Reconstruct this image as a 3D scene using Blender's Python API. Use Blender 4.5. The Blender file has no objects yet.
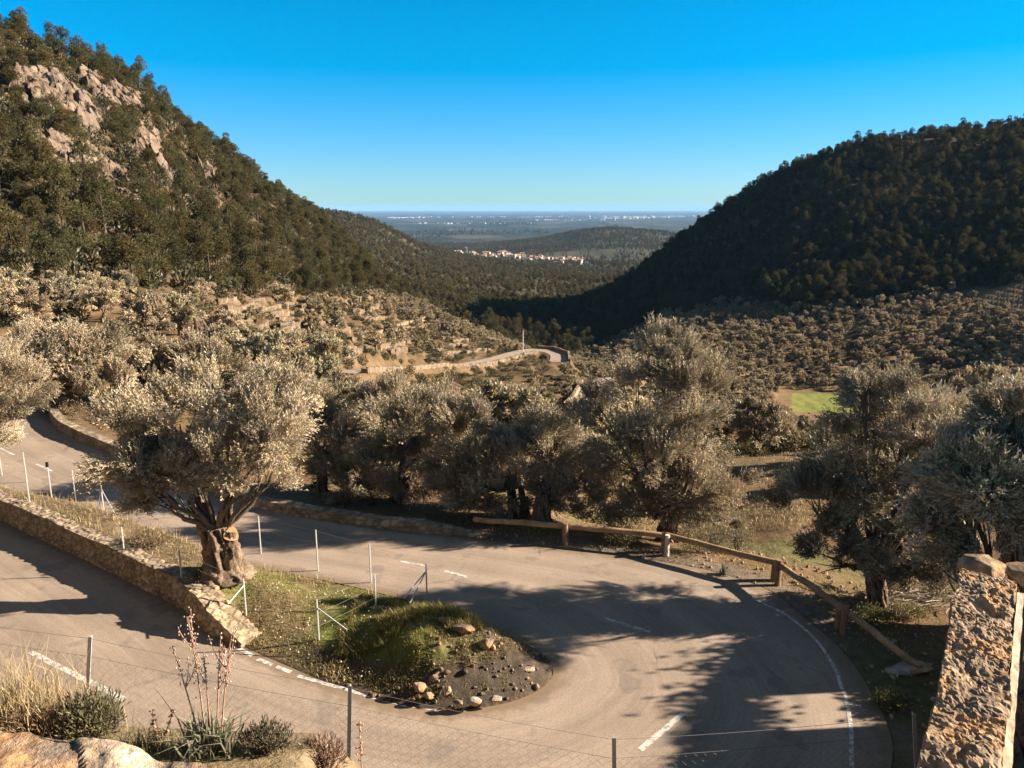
import bpy, bmesh, math, random
import numpy as np
from mathutils import Vector, Matrix

# ------------------------------------------------------------------ scene, camera, light
sc = bpy.context.scene
COL = sc.collection
PITCH = math.radians(12.8); FPX = 773.0; CAMZ = 10.7
cam_d = bpy.data.cameras.new('camera'); cam = bpy.data.objects.new('camera', cam_d); COL.objects.link(cam)
cam.location = (0, 0, CAMZ); cam.rotation_euler = (math.radians(90) - PITCH, 0, 0)
cam_d.sensor_width = 36; cam_d.lens = 36 * FPX / 1024; cam_d.clip_start = 0.1; cam_d.clip_end = 120000
sc.camera = cam
SUN_EL = math.radians(23); SUN_AZ = math.radians(85)      # azimuth clockwise from +Y
w = bpy.data.worlds.new('World'); sc.world = w; w.use_nodes = True
nt = w.node_tree; nt.nodes.clear()
sky = nt.nodes.new('ShaderNodeTexSky'); sky.sky_type = 'NISHITA'; sky.sun_disc = False
sky.sun_elevation = SUN_EL; sky.sun_rotation = SUN_AZ; sky.altitude = 200; sky.air_density = 1.0; sky.dust_density = 0.1; sky.ozone_density = 2.5
hs = nt.nodes.new('ShaderNodeHueSaturation'); hs.inputs['Saturation'].default_value = 1.24
bg = nt.nodes.new('ShaderNodeBackground'); bg.inputs['Strength'].default_value = 0.05
wo = nt.nodes.new('ShaderNodeOutputWorld')
tn = nt.nodes.new('ShaderNodeMix'); tn.data_type = 'RGBA'; tn.blend_type = 'MULTIPLY'; tn.inputs[0].default_value = 1; tn.inputs[7].default_value = (0.41, 0.725, 0.96, 1)
nt.links.new(sky.outputs[0], tn.inputs[6]); nt.links.new(tn.outputs[2], hs.inputs['Color']); sr = nt.nodes.new('ShaderNodeSeparateColor'); cr = nt.nodes.new('ShaderNodeCombineColor'); nt.links.new(hs.outputs[0], sr.inputs[0]); nt.links.new(sr.outputs[2], cr.inputs[2])
for ch, ex, ga in ((0, 0.85, 1.22), (1, 0.75, 1.27)):           # evens out the yellow of the low sky
    pw = nt.nodes.new('ShaderNodeMath'); pw.operation = 'POWER'; pw.inputs[1].default_value = ex; mu = nt.nodes.new('ShaderNodeMath'); mu.operation = 'MULTIPLY'; mu.inputs[1].default_value = ga
    nt.links.new(sr.outputs[ch], pw.inputs[0]); nt.links.new(pw.outputs[0], mu.inputs[0]); nt.links.new(mu.outputs[0], cr.inputs[ch])
tcw = nt.nodes.new('ShaderNodeTexCoord'); sxw = nt.nodes.new('ShaderNodeSeparateXYZ'); mr = nt.nodes.new('ShaderNodeMapRange'); mr.inputs['From Min'].default_value = .26; mr.inputs['From Max'].default_value = .75
h2 = nt.nodes.new('ShaderNodeHueSaturation'); h2.inputs['Saturation'].default_value = 0.45; h2.inputs['Value'].default_value = 0.5; mz = nt.nodes.new('ShaderNodeMix'); mz.data_type = 'RGBA'
nt.links.new(tcw.outputs['Generated'], sxw.inputs[0]); nt.links.new(sxw.outputs['Z'], mr.inputs['Value']); nt.links.new(cr.outputs[0], h2.inputs['Color'])
nt.links.new(mr.outputs[0], mz.inputs[0]); nt.links.new(cr.outputs[0], mz.inputs[6]); nt.links.new(h2.outputs[0], mz.inputs[7]); nt.links.new(mz.outputs[2], bg.inputs[0]); nt.links.new(bg.outputs[0], wo.inputs[0])
sl = bpy.data.lights.new('sun', 'SUN'); sl.energy = 5.0; sl.angle = math.radians(0.55); sl.color = (1.0, 0.86, 0.70)
so = bpy.data.objects.new('sun', sl); COL.objects.link(so); so.location = (60, 15, 60)
sdir = Vector((math.sin(SUN_AZ) * math.cos(SUN_EL), math.cos(SUN_AZ) * math.cos(SUN_EL), math.sin(SUN_EL)))
so.rotation_euler = sdir.to_track_quat('Z', 'Y').to_euler()
sc.view_settings.view_transform = 'Standard'; sc.view_settings.look = 'None'
sc.view_settings.exposure = 1.97; sc.view_settings.gamma = 1.0; sc.view_settings.use_curve_mapping = False
sc.render.engine = 'CYCLES'
cy = sc.cycles; cy.use_denoising = True; cy.max_bounces = 5; cy.diffuse_bounces = 2; cy.glossy_bounces = 2
cy.transmission_bounces = 3; cy.transparent_max_bounces = 4; cy.volume_bounces = 0; cy.caustics_reflective = False; cy.caustics_refractive = False
try: cy.denoiser = 'OPENIMAGEDENOISE'; cy.denoising_prefilter = 'ACCURATE'
except Exception: pass

rng = np.random.default_rng(11); random.seed(11)
CP, SP = math.cos(PITCH), math.sin(PITCH)
def W(px, py, Y):                      # a point at depth Y on the ray through a pixel of a 1024x768 sketch
    dx = (px - 512) / FPX; dy = (384 - py) / FPX
    t = Y / (CP + dy * SP)
    return np.array([dx * t, Y, CAMZ + (dy * CP - SP) * t])
def Pz(px, py, z=0.0):
    dx = (px - 512) / FPX; dy = (384 - py) / FPX
    t = (z - CAMZ) / (dy * CP - SP)
    return np.array([dx * t, (CP + dy * SP) * t, z])

# ------------------------------------------------------------------ numeric helpers
def sstep(a, b, x):
    t = np.clip((x - a) / (b - a), 0, 1); return t * t * (3 - 2 * t)
def hash3(ix, iy, iz, seed=0):
    h = (ix.astype(np.int64) * 374761393 + iy.astype(np.int64) * 668265263 + iz.astype(np.int64) * 2147483647 + seed * 974711) & 0xffffffff
    h = ((h ^ (h >> 13)) * 1274126177) & 0xffffffff
    h = ((h ^ (h >> 16)) * 2246822519) & 0xffffffff
    h = h ^ (h >> 15)
    return (h & 0xffffff) / float(0xffffff)
def vnoise(p, seed=0):                 # value noise, 0..1
    p = np.asarray(p, float); f = np.floor(p); t = p - f; t = t * t * t * (t * (t * 6 - 15) + 10)
    ix, iy, iz = f[:, 0].astype(np.int64), f[:, 1].astype(np.int64), f[:, 2].astype(np.int64)
    r = 0
    for a in (0, 1):
        wx = t[:, 0] if a else 1 - t[:, 0]
        for b in (0, 1):
            wy = t[:, 1] if b else 1 - t[:, 1]
            for c in (0, 1):
                wz = t[:, 2] if c else 1 - t[:, 2]
                r = r + wx * wy * wz * hash3(ix + a, iy + b, iz + c, seed)
    return r
def fbm(p, oct=4, seed=0, gain=0.5, lac=2.03):
    a, s, n, p = 1.0, 0, 0, np.asarray(p, float)
    for o in range(oct):
        s = s + a * (vnoise(p, seed + o * 17) - 0.5) * 2; n += a; a *= gain; p = p * lac + 3.7
    return s / n
def worley(p, seed=0):                 # F1, F2, id of nearest cell
    p = np.asarray(p, float); f = np.floor(p).astype(np.int64)
    F1 = np.full(len(p), 9.0); F2 = F1.copy(); ID = np.zeros(len(p))
    for a in (-1, 0, 1):
        for b in (-1, 0, 1):
            for c in (-1, 0, 1):
                g = f + (a, b, c)
                q = np.stack([g[:, 0] + hash3(g[:, 0], g[:, 1], g[:, 2], seed + 1), g[:, 1] + hash3(g[:, 0], g[:, 1], g[:, 2], seed + 2), g[:, 2] + hash3(g[:, 0], g[:, 1], g[:, 2], seed + 3)], 1)
                d = np.sqrt(((q - p) ** 2).sum(1)); n = d < F1
                F2 = np.where(n, F1, np.minimum(F2, d)); ID = np.where(n, hash3(g[:, 0], g[:, 1], g[:, 2], seed + 4), ID); F1 = np.where(n, d, F1)
    return F1, F2, ID
def xyz(x, y, z=0): return np.stack([x, y, np.zeros_like(x) + z], 1)
def catmull(pts, n):
    P = np.array(pts, float); P = np.vstack([2 * P[0] - P[1], P, 2 * P[-1] - P[-2]]); out = []
    for i in range(1, len(P) - 2):
        t = np.linspace(0, 1, n, endpoint=False)[:, None]
        a, b, c, d = P[i - 1], P[i], P[i + 1], P[i + 2]
        out.append(0.5 * (2 * b + (c - a) * t + (2 * a - 5 * b + 4 * c - d) * t ** 2 + (3 * b - a - 3 * c + d) * t ** 3))
    out.append(P[-2][None]); return np.vstack(out)
def resample(pts, step):
    P = np.asarray(pts, float); d = np.r_[0, np.cumsum(np.linalg.norm(np.diff(P, axis=0), axis=1))]
    n = max(2, int(round(d[-1] / step)) + 1); s = np.linspace(0, d[-1], n)
    return np.stack([np.interp(s, d, P[:, k]) for k in range(P.shape[1])], 1)

# ------------------------------------------------------------------ mesh helpers
class MB:
    def __init__(s): s.v = []; s.f = []; s.m = []; s.c = []; s.n = 0
    def add(s, V, F, mat=0, col=(1, 1, 1)):
        V = np.asarray(V, float).reshape(-1, 3); F = F if isinstance(F, list) else [F]
        s.v.append(V)
        for q in F:
            q = np.asarray(q, np.int64)
            if len(q): s.f.append(q + s.n); s.m.append(np.full(len(q), mat))
        c = np.asarray(col, float)
        s.c.append(np.broadcast_to(c, (len(V), 3)) if c.ndim == 1 else c); s.n += len(V); return s
    def mesh(s, name, mats, smooth=False):
        me = bpy.data.meshes.new(name); V = np.vstack(s.v); me.vertices.add(len(V)); me.vertices.foreach_set('co', V.astype(np.float32).ravel())
        li = np.concatenate([q.ravel() for q in s.f]); cnt = np.concatenate([np.full(len(q), q.shape[1]) for q in s.f])
        me.loops.add(len(li)); me.loops.foreach_set('vertex_index', li.astype(np.int32))
        me.polygons.add(len(cnt)); st = np.r_[0, np.cumsum(cnt)[:-1]]
        me.polygons.foreach_set('loop_start', st.astype(np.int32))
        for m in (mats if isinstance(mats, (list, tuple)) else [mats]): me.materials.append(m)
        me.polygons.foreach_set('material_index', np.concatenate(s.m).astype(np.int32))
        me.polygons.foreach_set('use_smooth', np.full(len(cnt), bool(smooth)))
        at = me.attributes.new('col', 'FLOAT_COLOR', 'POINT'); c = np.vstack(s.c)
        at.data.foreach_set('color', np.hstack([c, np.ones((len(c), 1))]).astype(np.float32).ravel())
        me.update(calc_edges=True); return me
    def build(s, name, mats, parent=None, smooth=False, loc=None, link=True):
        o = bpy.data.objects.new(name, s.mesh(name, mats, smooth))
        if link: COL.objects.link(o)
        if parent is not None: o.parent = parent
        if loc is not None: o.location = loc
        return o
def tag(o, label, cat, group=None, kind=None):
    if label: o['label'] = label
    if cat: o['category'] = cat
    if group: o['group'] = group
    if kind: o['kind'] = kind
    return o
def thing(name, label, cat, loc=(0, 0, 0), rz=0, group=None):
    o = bpy.data.objects.new(name, None); COL.objects.link(o); o.location = loc; o.rotation_euler = (0, 0, rz); o.empty_display_size = 0.3
    return tag(o, label, cat, group)
def structure(o): o['kind'] = 'structure'; return o

def frames(P):
    T = np.gradient(P, axis=0); T /= np.linalg.norm(T, axis=1)[:, None] + 1e-9
    ref = np.array([0, 0, 1.0]) if abs(T[0, 2]) < 0.8 else np.array([1.0, 0, 0])
    n = np.cross(T[0], ref); n /= np.linalg.norm(n); N = []
    for t in T:
        n = n - t * np.dot(n, t); n /= np.linalg.norm(n) + 1e-9; N.append(n.copy())
    N = np.array(N); return T, N, np.cross(T, N)
def tube(P, r, sides=8, cap=True):
    P = np.asarray(P, float); n = len(P); r = np.broadcast_to(np.asarray(r, float), (n,))
    T, N, B = frames(P); a = np.linspace(0, 2 * math.pi, sides, endpoint=False)
    V = (P[:, None] + r[:, None, None] * (np.cos(a)[None, :, None] * N[:, None] + np.sin(a)[None, :, None] * B[:, None])).reshape(-1, 3)
    i = np.arange(n - 1)[:, None] * sides; j = np.arange(sides)[None]; k = (j + 1) % sides
    F = [np.stack([i + j, i + k, i + sides + k, i + sides + j], -1).reshape(-1, 4)]
    if cap: F += [np.arange(sides)[::-1][None], (np.arange(sides) + (n - 1) * sides)[None]]
    return V, F
def box(c, s, rz=0):
    x, y, z = [q / 2 for q in s]
    V = np.array([(-x, -y, -z), (x, -y, -z), (x, y, -z), (-x, y, -z), (-x, -y, z), (x, -y, z), (x, y, z), (-x, y, z)])
    ca, sa = math.cos(rz), math.sin(rz); V = V @ np.array([[ca, sa, 0], [-sa, ca, 0], [0, 0, 1]]) + np.asarray(c)
    return V, np.array([(0, 3, 2, 1), (4, 5, 6, 7), (0, 1, 5, 4), (1, 2, 6, 5), (2, 3, 7, 6), (3, 0, 4, 7)])
def gridfaces(a, b, wrap=False):
    i = np.arange(a - 1)[:, None]; j = np.arange(b if wrap else b - 1)[None]; k = (j + 1) % b
    return np.stack([i * b + j, i * b + k, (i + 1) * b + k, (i + 1) * b + j], -1).reshape(-1, 4)
_ico = {}
def ico(sub):
    if sub not in _ico:
        bm = bmesh.new(); bmesh.ops.create_icosphere(bm, subdivisions=sub, radius=1)
        bm.verts.ensure_lookup_table(); _ico[sub] = (np.array([v.co[:] for v in bm.verts]), np.array([[v.index for v in f.verts] for f in bm.faces])); bm.free()
    return _ico[sub]
def rock(seed, size, sub=4, rough=0.16, cuts=9):
    V, F = ico(sub); V = V.copy(); r = np.random.default_rng(seed)
    for _ in range(cuts):
        d = r.normal(size=3); d /= np.linalg.norm(d); k = r.uniform(0.42, 0.82); e = V @ d - k
        V = V - np.where(e > 0, e, 0)[:, None] * d * 0.92
    n = fbm(V * 2.2 + seed * 7.1, 4, seed); m = fbm(V * 7 + seed, 3, seed + 5)
    V = V * (1 + rough * n + 0.05 * m)[:, None]
    return V * np.asarray(size), F

# ------------------------------------------------------------------ materials
def newmat(name):
    m = bpy.data.materials.new(name); m.use_nodes = True; t = m.node_tree; t.nodes.clear(); o = t.nodes.new('ShaderNodeOutputMaterial')
    return m, t, o
def N(t, typ, **kw):
    n = t.nodes.new(typ)
    for k, v in kw.items():
        if k.startswith('i_'): n.inputs[k[2:].replace('_', ' ')].default_value = v
        else: setattr(n, k, v)
    return n
def ramp(t, fac, stops):
    n = t.nodes.new('ShaderNodeValToRGB'); e = n.color_ramp.elements
    while len(e) < len(stops): e.new(0.5)
    for q, (p, c) in zip(e, stops): q.position = p; q.color = (*(c if hasattr(c, '__len__') else (c, c, c)), 1)
    t.links.new(fac, n.inputs[0]); return n.outputs[0]
def mixc(t, fac, a, b, mode='MIX'):
    n = t.nodes.new('ShaderNodeMix'); n.data_type = 'RGBA'; n.blend_type = mode
    for s, v in ((n.inputs[0], fac), (n.inputs[6], a), (n.inputs[7], b)):
        if hasattr(v, 'is_output'): t.links.new(v, s)
        elif hasattr(v, '__len__'): s.default_value = (*v[:3], 1)
        else: s.default_value = v
    return n.outputs[2]
def mathn(t, op, a, b=0.0):
    n = t.nodes.new('ShaderNodeMath'); n.operation = op
    for s, v in zip(n.inputs, (a, b)):
        if hasattr(v, 'is_output'): t.links.new(v, s)
        else: s.default_value = v
    return n.outputs[0]
def noise(t, scale, detail=4, rough=0.6, vec=None):
    n = N(t, 'ShaderNodeTexNoise'); n.inputs['Scale'].default_value = scale; n.inputs['Detail'].default_value = detail; n.inputs['Roughness'].default_value = rough
    if vec is not None: t.links.new(vec, n.inputs['Vector'])
    return n.outputs['Fac']
def surf_mat(name, base=None, scales=((3, 0.35), (25, 0.35)), rough=0.9, bump=0.4, bscale=40, bdist=0.02, spec=0.2, tint=None, rnd=0.0):
    """col attribute (or a base colour), broken up by noises; optional second tint in patches."""
    m, t, o = newmat(name); tc = N(t, 'ShaderNodeTexCoord').outputs['Object']
    c = N(t, 'ShaderNodeAttribute', attribute_name='col').outputs['Color'] if base is None else None
    if base is not None:
        rgb = N(t, 'ShaderNodeRGB'); rgb.outputs[0].default_value = (*base, 1); c = rgb.outputs[0]
    if tint: c = mixc(t, ramp(t, noise(t, tint[1], 5, 0.65, tc), [(tint[2], 0), (tint[3], 1)]), c, tint[0])
    for s, a in scales:
        f = ramp(t, noise(t, s, 5, 0.65, tc), [(0.3, 1 - a), (0.7, 1 + a)])
        c = mixc(t, 1.0, c, f, 'MULTIPLY')
    if rnd:
        oi = N(t, 'ShaderNodeObjectInfo').outputs['Random']; c = mixc(t, 1.0, c, ramp(t, oi, [(0, 1 - rnd), (1, 1 + rnd)]), 'MULTIPLY')
    p = N(t, 'ShaderNodeBsdfPrincipled'); p.inputs['Roughness'].default_value = rough; p.inputs['Specular IOR Level'].default_value = spec
    t.links.new(c, p.inputs['Base Color'])
    if bump:
        b = N(t, 'ShaderNodeBump'); b.inputs['Strength'].default_value = bump; b.inputs['Distance'].default_value = bdist
        t.links.new(noise(t, bscale, 6, 0.7, tc), b.inputs['Height']); t.links.new(b.outputs[0], p.inputs['Normal'])
    t.links.new(p.outputs[0], o.inputs[0]); return m
def leaf_mat(name, back=None, trans=0.3, rnd=0.25, gloss=0.04, tints=None):
    m, t, o = newmat(name); c = N(t, 'ShaderNodeAttribute', attribute_name='col').outputs['Color']
    oi = N(t, 'ShaderNodeObjectInfo').outputs['Random']
    if tints: c = mixc(t, 1.0, c, ramp(t, mathn(t, 'FRACT', mathn(t, 'MULTIPLY', oi, 7.31)), [(i / (len(tints) - 1), q) for i, q in enumerate(tints)]), 'MULTIPLY')
    c = mixc(t, 1.0, c, ramp(t, oi, [(0, 1 - rnd), (1, 1 + rnd)]), 'MULTIPLY')
    if back: c = mixc(t, N(t, 'ShaderNodeNewGeometry').outputs['Backfacing'], c, mixc(t, 1.0, c, back, 'MULTIPLY'))
    d = N(t, 'ShaderNodeBsdfDiffuse'); tr = N(t, 'ShaderNodeBsdfTranslucent'); t.links.new(c, d.inputs[0]); t.links.new(c, tr.inputs[0])
    mx = N(t, 'ShaderNodeMixShader'); mx.inputs[0].default_value = trans; t.links.new(d.outputs[0], mx.inputs[1]); t.links.new(tr.outputs[0], mx.inputs[2])
    out = mx.outputs[0]
    if gloss:
        g = N(t, 'ShaderNodeBsdfGlossy'); g.inputs['Roughness'].default_value = 0.45
        m2 = N(t, 'ShaderNodeMixShader'); m2.inputs[0].default_value = gloss; t.links.new(out, m2.inputs[1]); t.links.new(g.outputs[0], m2.inputs[2]); out = m2.outputs[0]
    t.links.new(out, o.inputs[0]); return m

M = {}
M['terrain'] = surf_mat('ground_soil', None, ((0.02, 0.12), (0.35, 0.22), (4, 0.3), (38, 0.3)), 0.95, 0.8, 14, 0.05, 0.1)
M['rock'] = surf_mat('limestone', None, ((1.1, 0.25), (9, 0.35), (45, 0.4)), 0.9, 0.9, 26, 0.03, 0.2, tint=((0.34, 0.19, 0.085), 3.3, 0.47, 0.62))
M['cliff'] = surf_mat('cliff_limestone', None, ((0.12, 0.22), (0.7, 0.3), (4, 0.25)), 0.95, 0.8, 2.5, 0.3, 0.1)
M['masonry'] = surf_mat('dry_stone', None, ((2, 0.2), (18, 0.3), (90, 0.2)), 0.93, 0.6, 60, 0.012, 0.15)
M['plaster'] = surf_mat('old_plaster', (0.50, 0.40, 0.28), ((2, 0.2), (22, 0.25)), 0.9, 0.4, 40, 0.008, 0.15)
M['bark'] = surf_mat('olive_bark', None, ((3, 0.3), (24, 0.45)), 0.95, 0.9, 26, 0.035, 0.1)
M['pinebark'] = surf_mat('pine_bark', (0.085, 0.06, 0.045), ((2, 0.3), (12, 0.4)), 0.95, 0, 20, 0.03, 0.1)
M['cutwood'] = surf_mat('sawn_wood', (0.36, 0.21, 0.11), ((6, 0.3), (40, 0.2)), 0.8, 0.3, 60, 0.006, 0.2)
M['log'] = surf_mat('weathered_log', None, ((2.5, 0.3), (20, 0.35)), 0.8, 0.5, 30, 0.01, 0.25)
M['olive'] = leaf_mat('olive_leaves', back=(1.3, 1.25, 1.2), trans=0.18, rnd=0.10, gloss=0.02)
M['olive_far'] = leaf_mat('olive_foliage', back=(1.3, 1.28, 1.28), trans=0.22, rnd=0.22, gloss=0.02, tints=[(1.05, 0.98, 0.9), (0.9, 0.95, 0.88), (1.1, 1.02, 0.98)])
M['pine'] = leaf_mat('pine_needles', trans=0.2, rnd=0.28, gloss=0.0, tints=[(1.0, 0.95, 0.8), (0.8, 0.95, 0.9), (1.10, 0.98, 0.82), (0.9, 1.0, 0.95)])
M['grass'] = leaf_mat('grass_blades', trans=0.35, rnd=0.0, gloss=0.03)
M['shrub'] = leaf_mat('shrub_leaves', trans=0.25, rnd=0.2, gloss=0.02)
M['twig'] = surf_mat('dry_twigs', None, ((20, 0.3),), 0.9, 0)
M['metal'] = surf_mat('galvanised_steel', (0.36, 0.35, 0.33), ((30, 0.2),), 0.55, 0, spec=0.5)
M['wire'] = surf_mat('fence_wire', (0.10, 0.09, 0.08), ((30, 0.2),), 0.6, 0, spec=0.4)
M['wire_light'] = surf_mat('galvanised_wire', (0.30, 0.28, 0.25), ((30, 0.2),), 0.5, 0, spec=0.5)
M['white'] = surf_mat('white_paint_worn', (0.62, 0.58, 0.52), ((5, 0.15), (60, 0.2)), 0.8, 0)
M['black'] = surf_mat('black_plastic', (0.02, 0.02, 0.02), ((30, 0.2),), 0.6, 0)
M['house'] = surf_mat('village_plaster', None, ((0.3, 0.1),), 0.9, 0)

def road_material():
    m, t, o = newmat('asphalt'); tc = N(t, 'ShaderNodeTexCoord').outputs['Object']; uv = N(t, 'ShaderNodeUVMap').outputs[0]
    sx = N(t, 'ShaderNodeSeparateXYZ'); t.links.new(uv, sx.inputs[0])
    v = sx.outputs['Y']
    c = mixc(t, ramp(t, noise(t, 0.45, 5, 0.6, tc), [(0.35, 0), (0.65, 1)]), (0.234, 0.180, 0.136), (0.289, 0.225, 0.171))
    # wheel tracks: two polished bands in each lane
    wv = N(t, 'ShaderNodeTexWave', wave_type='BANDS', bands_direction='Y'); wv.inputs['Scale'].default_value = 0.19; wv.inputs['Distortion'].default_value = 0.6; wv.inputs['Detail'].default_value = 1
    mp = N(t, 'ShaderNodeMapping'); mp.inputs['Scale'].default_value = (0.02, 1, 1); t.links.new(uv, mp.inputs[0]); t.links.new(mp.outputs[0], wv.inputs[0])
    c = mixc(t, 1.0, c, ramp(t, wv.outputs['Fac'], [(0.2, 0.93), (0.8, 1.06)]), 'MULTIPLY')
    mp2 = N(t, 'ShaderNodeMapping'); mp2.inputs['Scale'].default_value = (0.25, 5, 1); t.links.new(uv, mp2.inputs[0])
    c = mixc(t, 1.0, c, ramp(t, noise(t, 1.0, 6, 0.65, mp2.outputs[0]), [(0.3, 0.90), (0.7, 1.09)]), 'MULTIPLY')
    c = mixc(t, 1.0, c, ramp(t, noise(t, 55, 2, 0.6, tc), [(0.3, 0.72), (0.7, 1.28)]), 'MULTIPLY')
    # patched squares and stains
    c = mixc(t, ramp(t, noise(t, 0.9, 3, 0.5, tc), [(0.60, 0), (0.65, 0.36)]), c, (0.10, 0.088, 0.08))
    vo = N(t, 'ShaderNodeTexVoronoi', feature='DISTANCE_TO_EDGE'); vo.inputs['Scale'].default_value = 0.42
    dn = N(t, 'ShaderNodeTexNoise'); dn.inputs['Scale'].default_value = 1.3; dn.inputs['Detail'].default_value = 5; t.links.new(tc, dn.inputs[0])
    t.links.new(mixc(t, 0.2, tc, dn.outputs['Color']), vo.inputs['Vector'])
    crack = mathn(t, 'MULTIPLY', ramp(t, vo.outputs['Distance'], [(0.0, 1), (0.012, 0)]), ramp(t, noise(t, 0.33, 3, 0.5, tc), [(0.55, 0), (0.66, 0.5)]))
    c = mixc(t, crack, c, (0.05, 0.044, 0.04))
    ea = N(t, 'ShaderNodeAttribute', attribute_name='col').outputs['Fac']
    dirt = ramp(t, mathn(t, 'ADD', mathn(t, 'MULTIPLY', ea, .55), mathn(t, 'MULTIPLY', noise(t, 3.2, 6, 0.7, tc), .8)), [(0.62, 0), (0.86, 0.8)])
    c = mixc(t, dirt, c, (0.165, 0.115, 0.068))
    mp3 = N(t, 'ShaderNodeMapping'); mp3.inputs['Scale'].default_value = (0.12, 11, 1); t.links.new(uv, mp3.inputs[0])
    c = mixc(t, 1.0, c, ramp(t, noise(t, 1.0, 5, 0.7, mp3.outputs[0]), [(0.32, 0.92), (0.68, 1.05)]), 'MULTIPLY')
    p = N(t, 'ShaderNodeBsdfPrincipled'); p.inputs['Roughness'].default_value = 0.85; p.inputs['Specular IOR Level'].default_value = 0.25; t.links.new(c, p.inputs['Base Color'])
    b = N(t, 'ShaderNodeBump'); b.inputs['Strength'].default_value = 0.5; b.inputs['Distance'].default_value = 0.01; t.links.new(noise(t, 70, 3, 0.7, tc), b.inputs['Height']); t.links.new(b.outputs[0], p.inputs['Normal'])
    t.links.new(p.outputs[0], o.inputs[0]); return m
M['asphalt'] = road_material()
def marking_material():
    m, t, o = newmat('worn_road_paint'); tc = N(t, 'ShaderNodeTexCoord').outputs['Object']
    f = ramp(t, noise(t, 9, 6, 0.75, tc), [(0.40, 0), (0.56, 1)])
    c = mixc(t, f, (0.20, 0.17, 0.145), (0.56, 0.52, 0.47))
    p = N(t, 'ShaderNodeBsdfPrincipled'); p.inputs['Roughness'].default_value = 0.8; t.links.new(c, p.inputs['Base Color']); t.links.new(p.outputs[0], o.inputs[0]); return m
M['marking'] = marking_material()

# ------------------------------------------------------------------ road edges (paired points: island side / outer side)
LR = [((-44, 41), (-46, 34)), ((-24, 29.6), (-27.6, 24.0)), ((-18.03, 25.48), (-21.9, 20.4)), ((-12.64, 21.89), (-16.5, 16.8)), ((-9.21, 19.45), (-13.1, 14.3)),
      ((-7.4, 17.85), (-10.9, 12.5)), ((-5.3, 16.49), (-8.2, 11.0)), ((-3.55, 15.48), (-5.6, 9.85)), ((-2.3, 14.97), (-3.2, 9.1)), ((-1.3, 14.86), (-0.6, 8.75)),
      ((-0.3, 15.05), (2.0, 9.0)), ((0.45, 15.45), (4.3, 10.1)), ((0.9, 16.0), (6.3, 11.7)), ((0.95, 16.5), (7.7, 13.6)), ((0.75, 17.0), (8.12, 15.5)),
      ((0.3, 17.5), (8.15, 17.3)), ((-0.3, 18.0), (7.75, 19.0)), ((-1.1, 18.6), (7.3, 20.35)), ((-2.0, 19.2), (6.0, 21.5)), ((-3.4, 19.95), (4.1, 22.3)),
      ((-5.4, 20.85), (1.6, 23.0)), ((-8.2, 21.9), (-1.4, 23.85)), ((-11.2, 23.3), (-5.0, 24.9)), ((-14.5, 25.4), (-9.5, 26.9)), ((-18.0, 28.0), (-14.0, 30.1)),
      ((-20.9, 30.5), (-18.64, 33.9)), ((-25.5, 35.0), (-22.3, 37.0)), ((-30, 40.5), (-26.5, 41.4)), ((-34, 48), (-29.5, 50)), ((-37, 60), (-32, 61))]
# keep the far-left roads wide enough
LR[25] = ((-22.6, 29.7), (-18.64, 33.9)); LR[24] = ((-18.6, 27.2), (-14.0, 30.1)); LR[26] = ((-27.2, 33.8), (-23.2, 37.9)); LR[27] = ((-32.5, 39.5), (-27.6, 43.2)); LR[28] = ((-37.5, 47), (-32, 50)); LR[29] = ((-41, 58), (-35.5, 60))
LE = catmull([a for a, b in LR], 8); RE = catmull([b for a, b in LR], 8)
ROADPOLY = np.vstack([LE, RE[::-1]]); ISLPOLY = LE
def inpoly(x, y, poly):
    r = np.zeros(len(x), bool); n = len(poly); j = n - 1
    for i in range(n):
        xi, yi = poly[i]; xj, yj = poly[j]
        c = ((yi > y) != (yj > y)) & (x < (xj - xi) * (y - yi) / (yj - yi + 1e-12) + xi); r ^= c; j = i
    return r
def pdist(x, y, poly):
    best = np.full(len(x), 1e9); ny = np.zeros(len(x))
    for i in range(len(poly) - 1):
        ax, ay = poly[i]; bx, by = poly[i + 1]; dx, dy = bx - ax, by - ay; L2 = dx * dx + dy * dy
        t = np.clip(((x - ax) * dx + (y - ay) * dy) / L2, 0, 1); ex, ey = x - ax - t * dx, y - ay - t * dy; d = ex * ex + ey * ey
        k = d < best; best = np.where(k, d, best); ny = np.where(k, ey / np.sqrt(d + 1e-9), ny)
    return np.sqrt(best), ny

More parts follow.
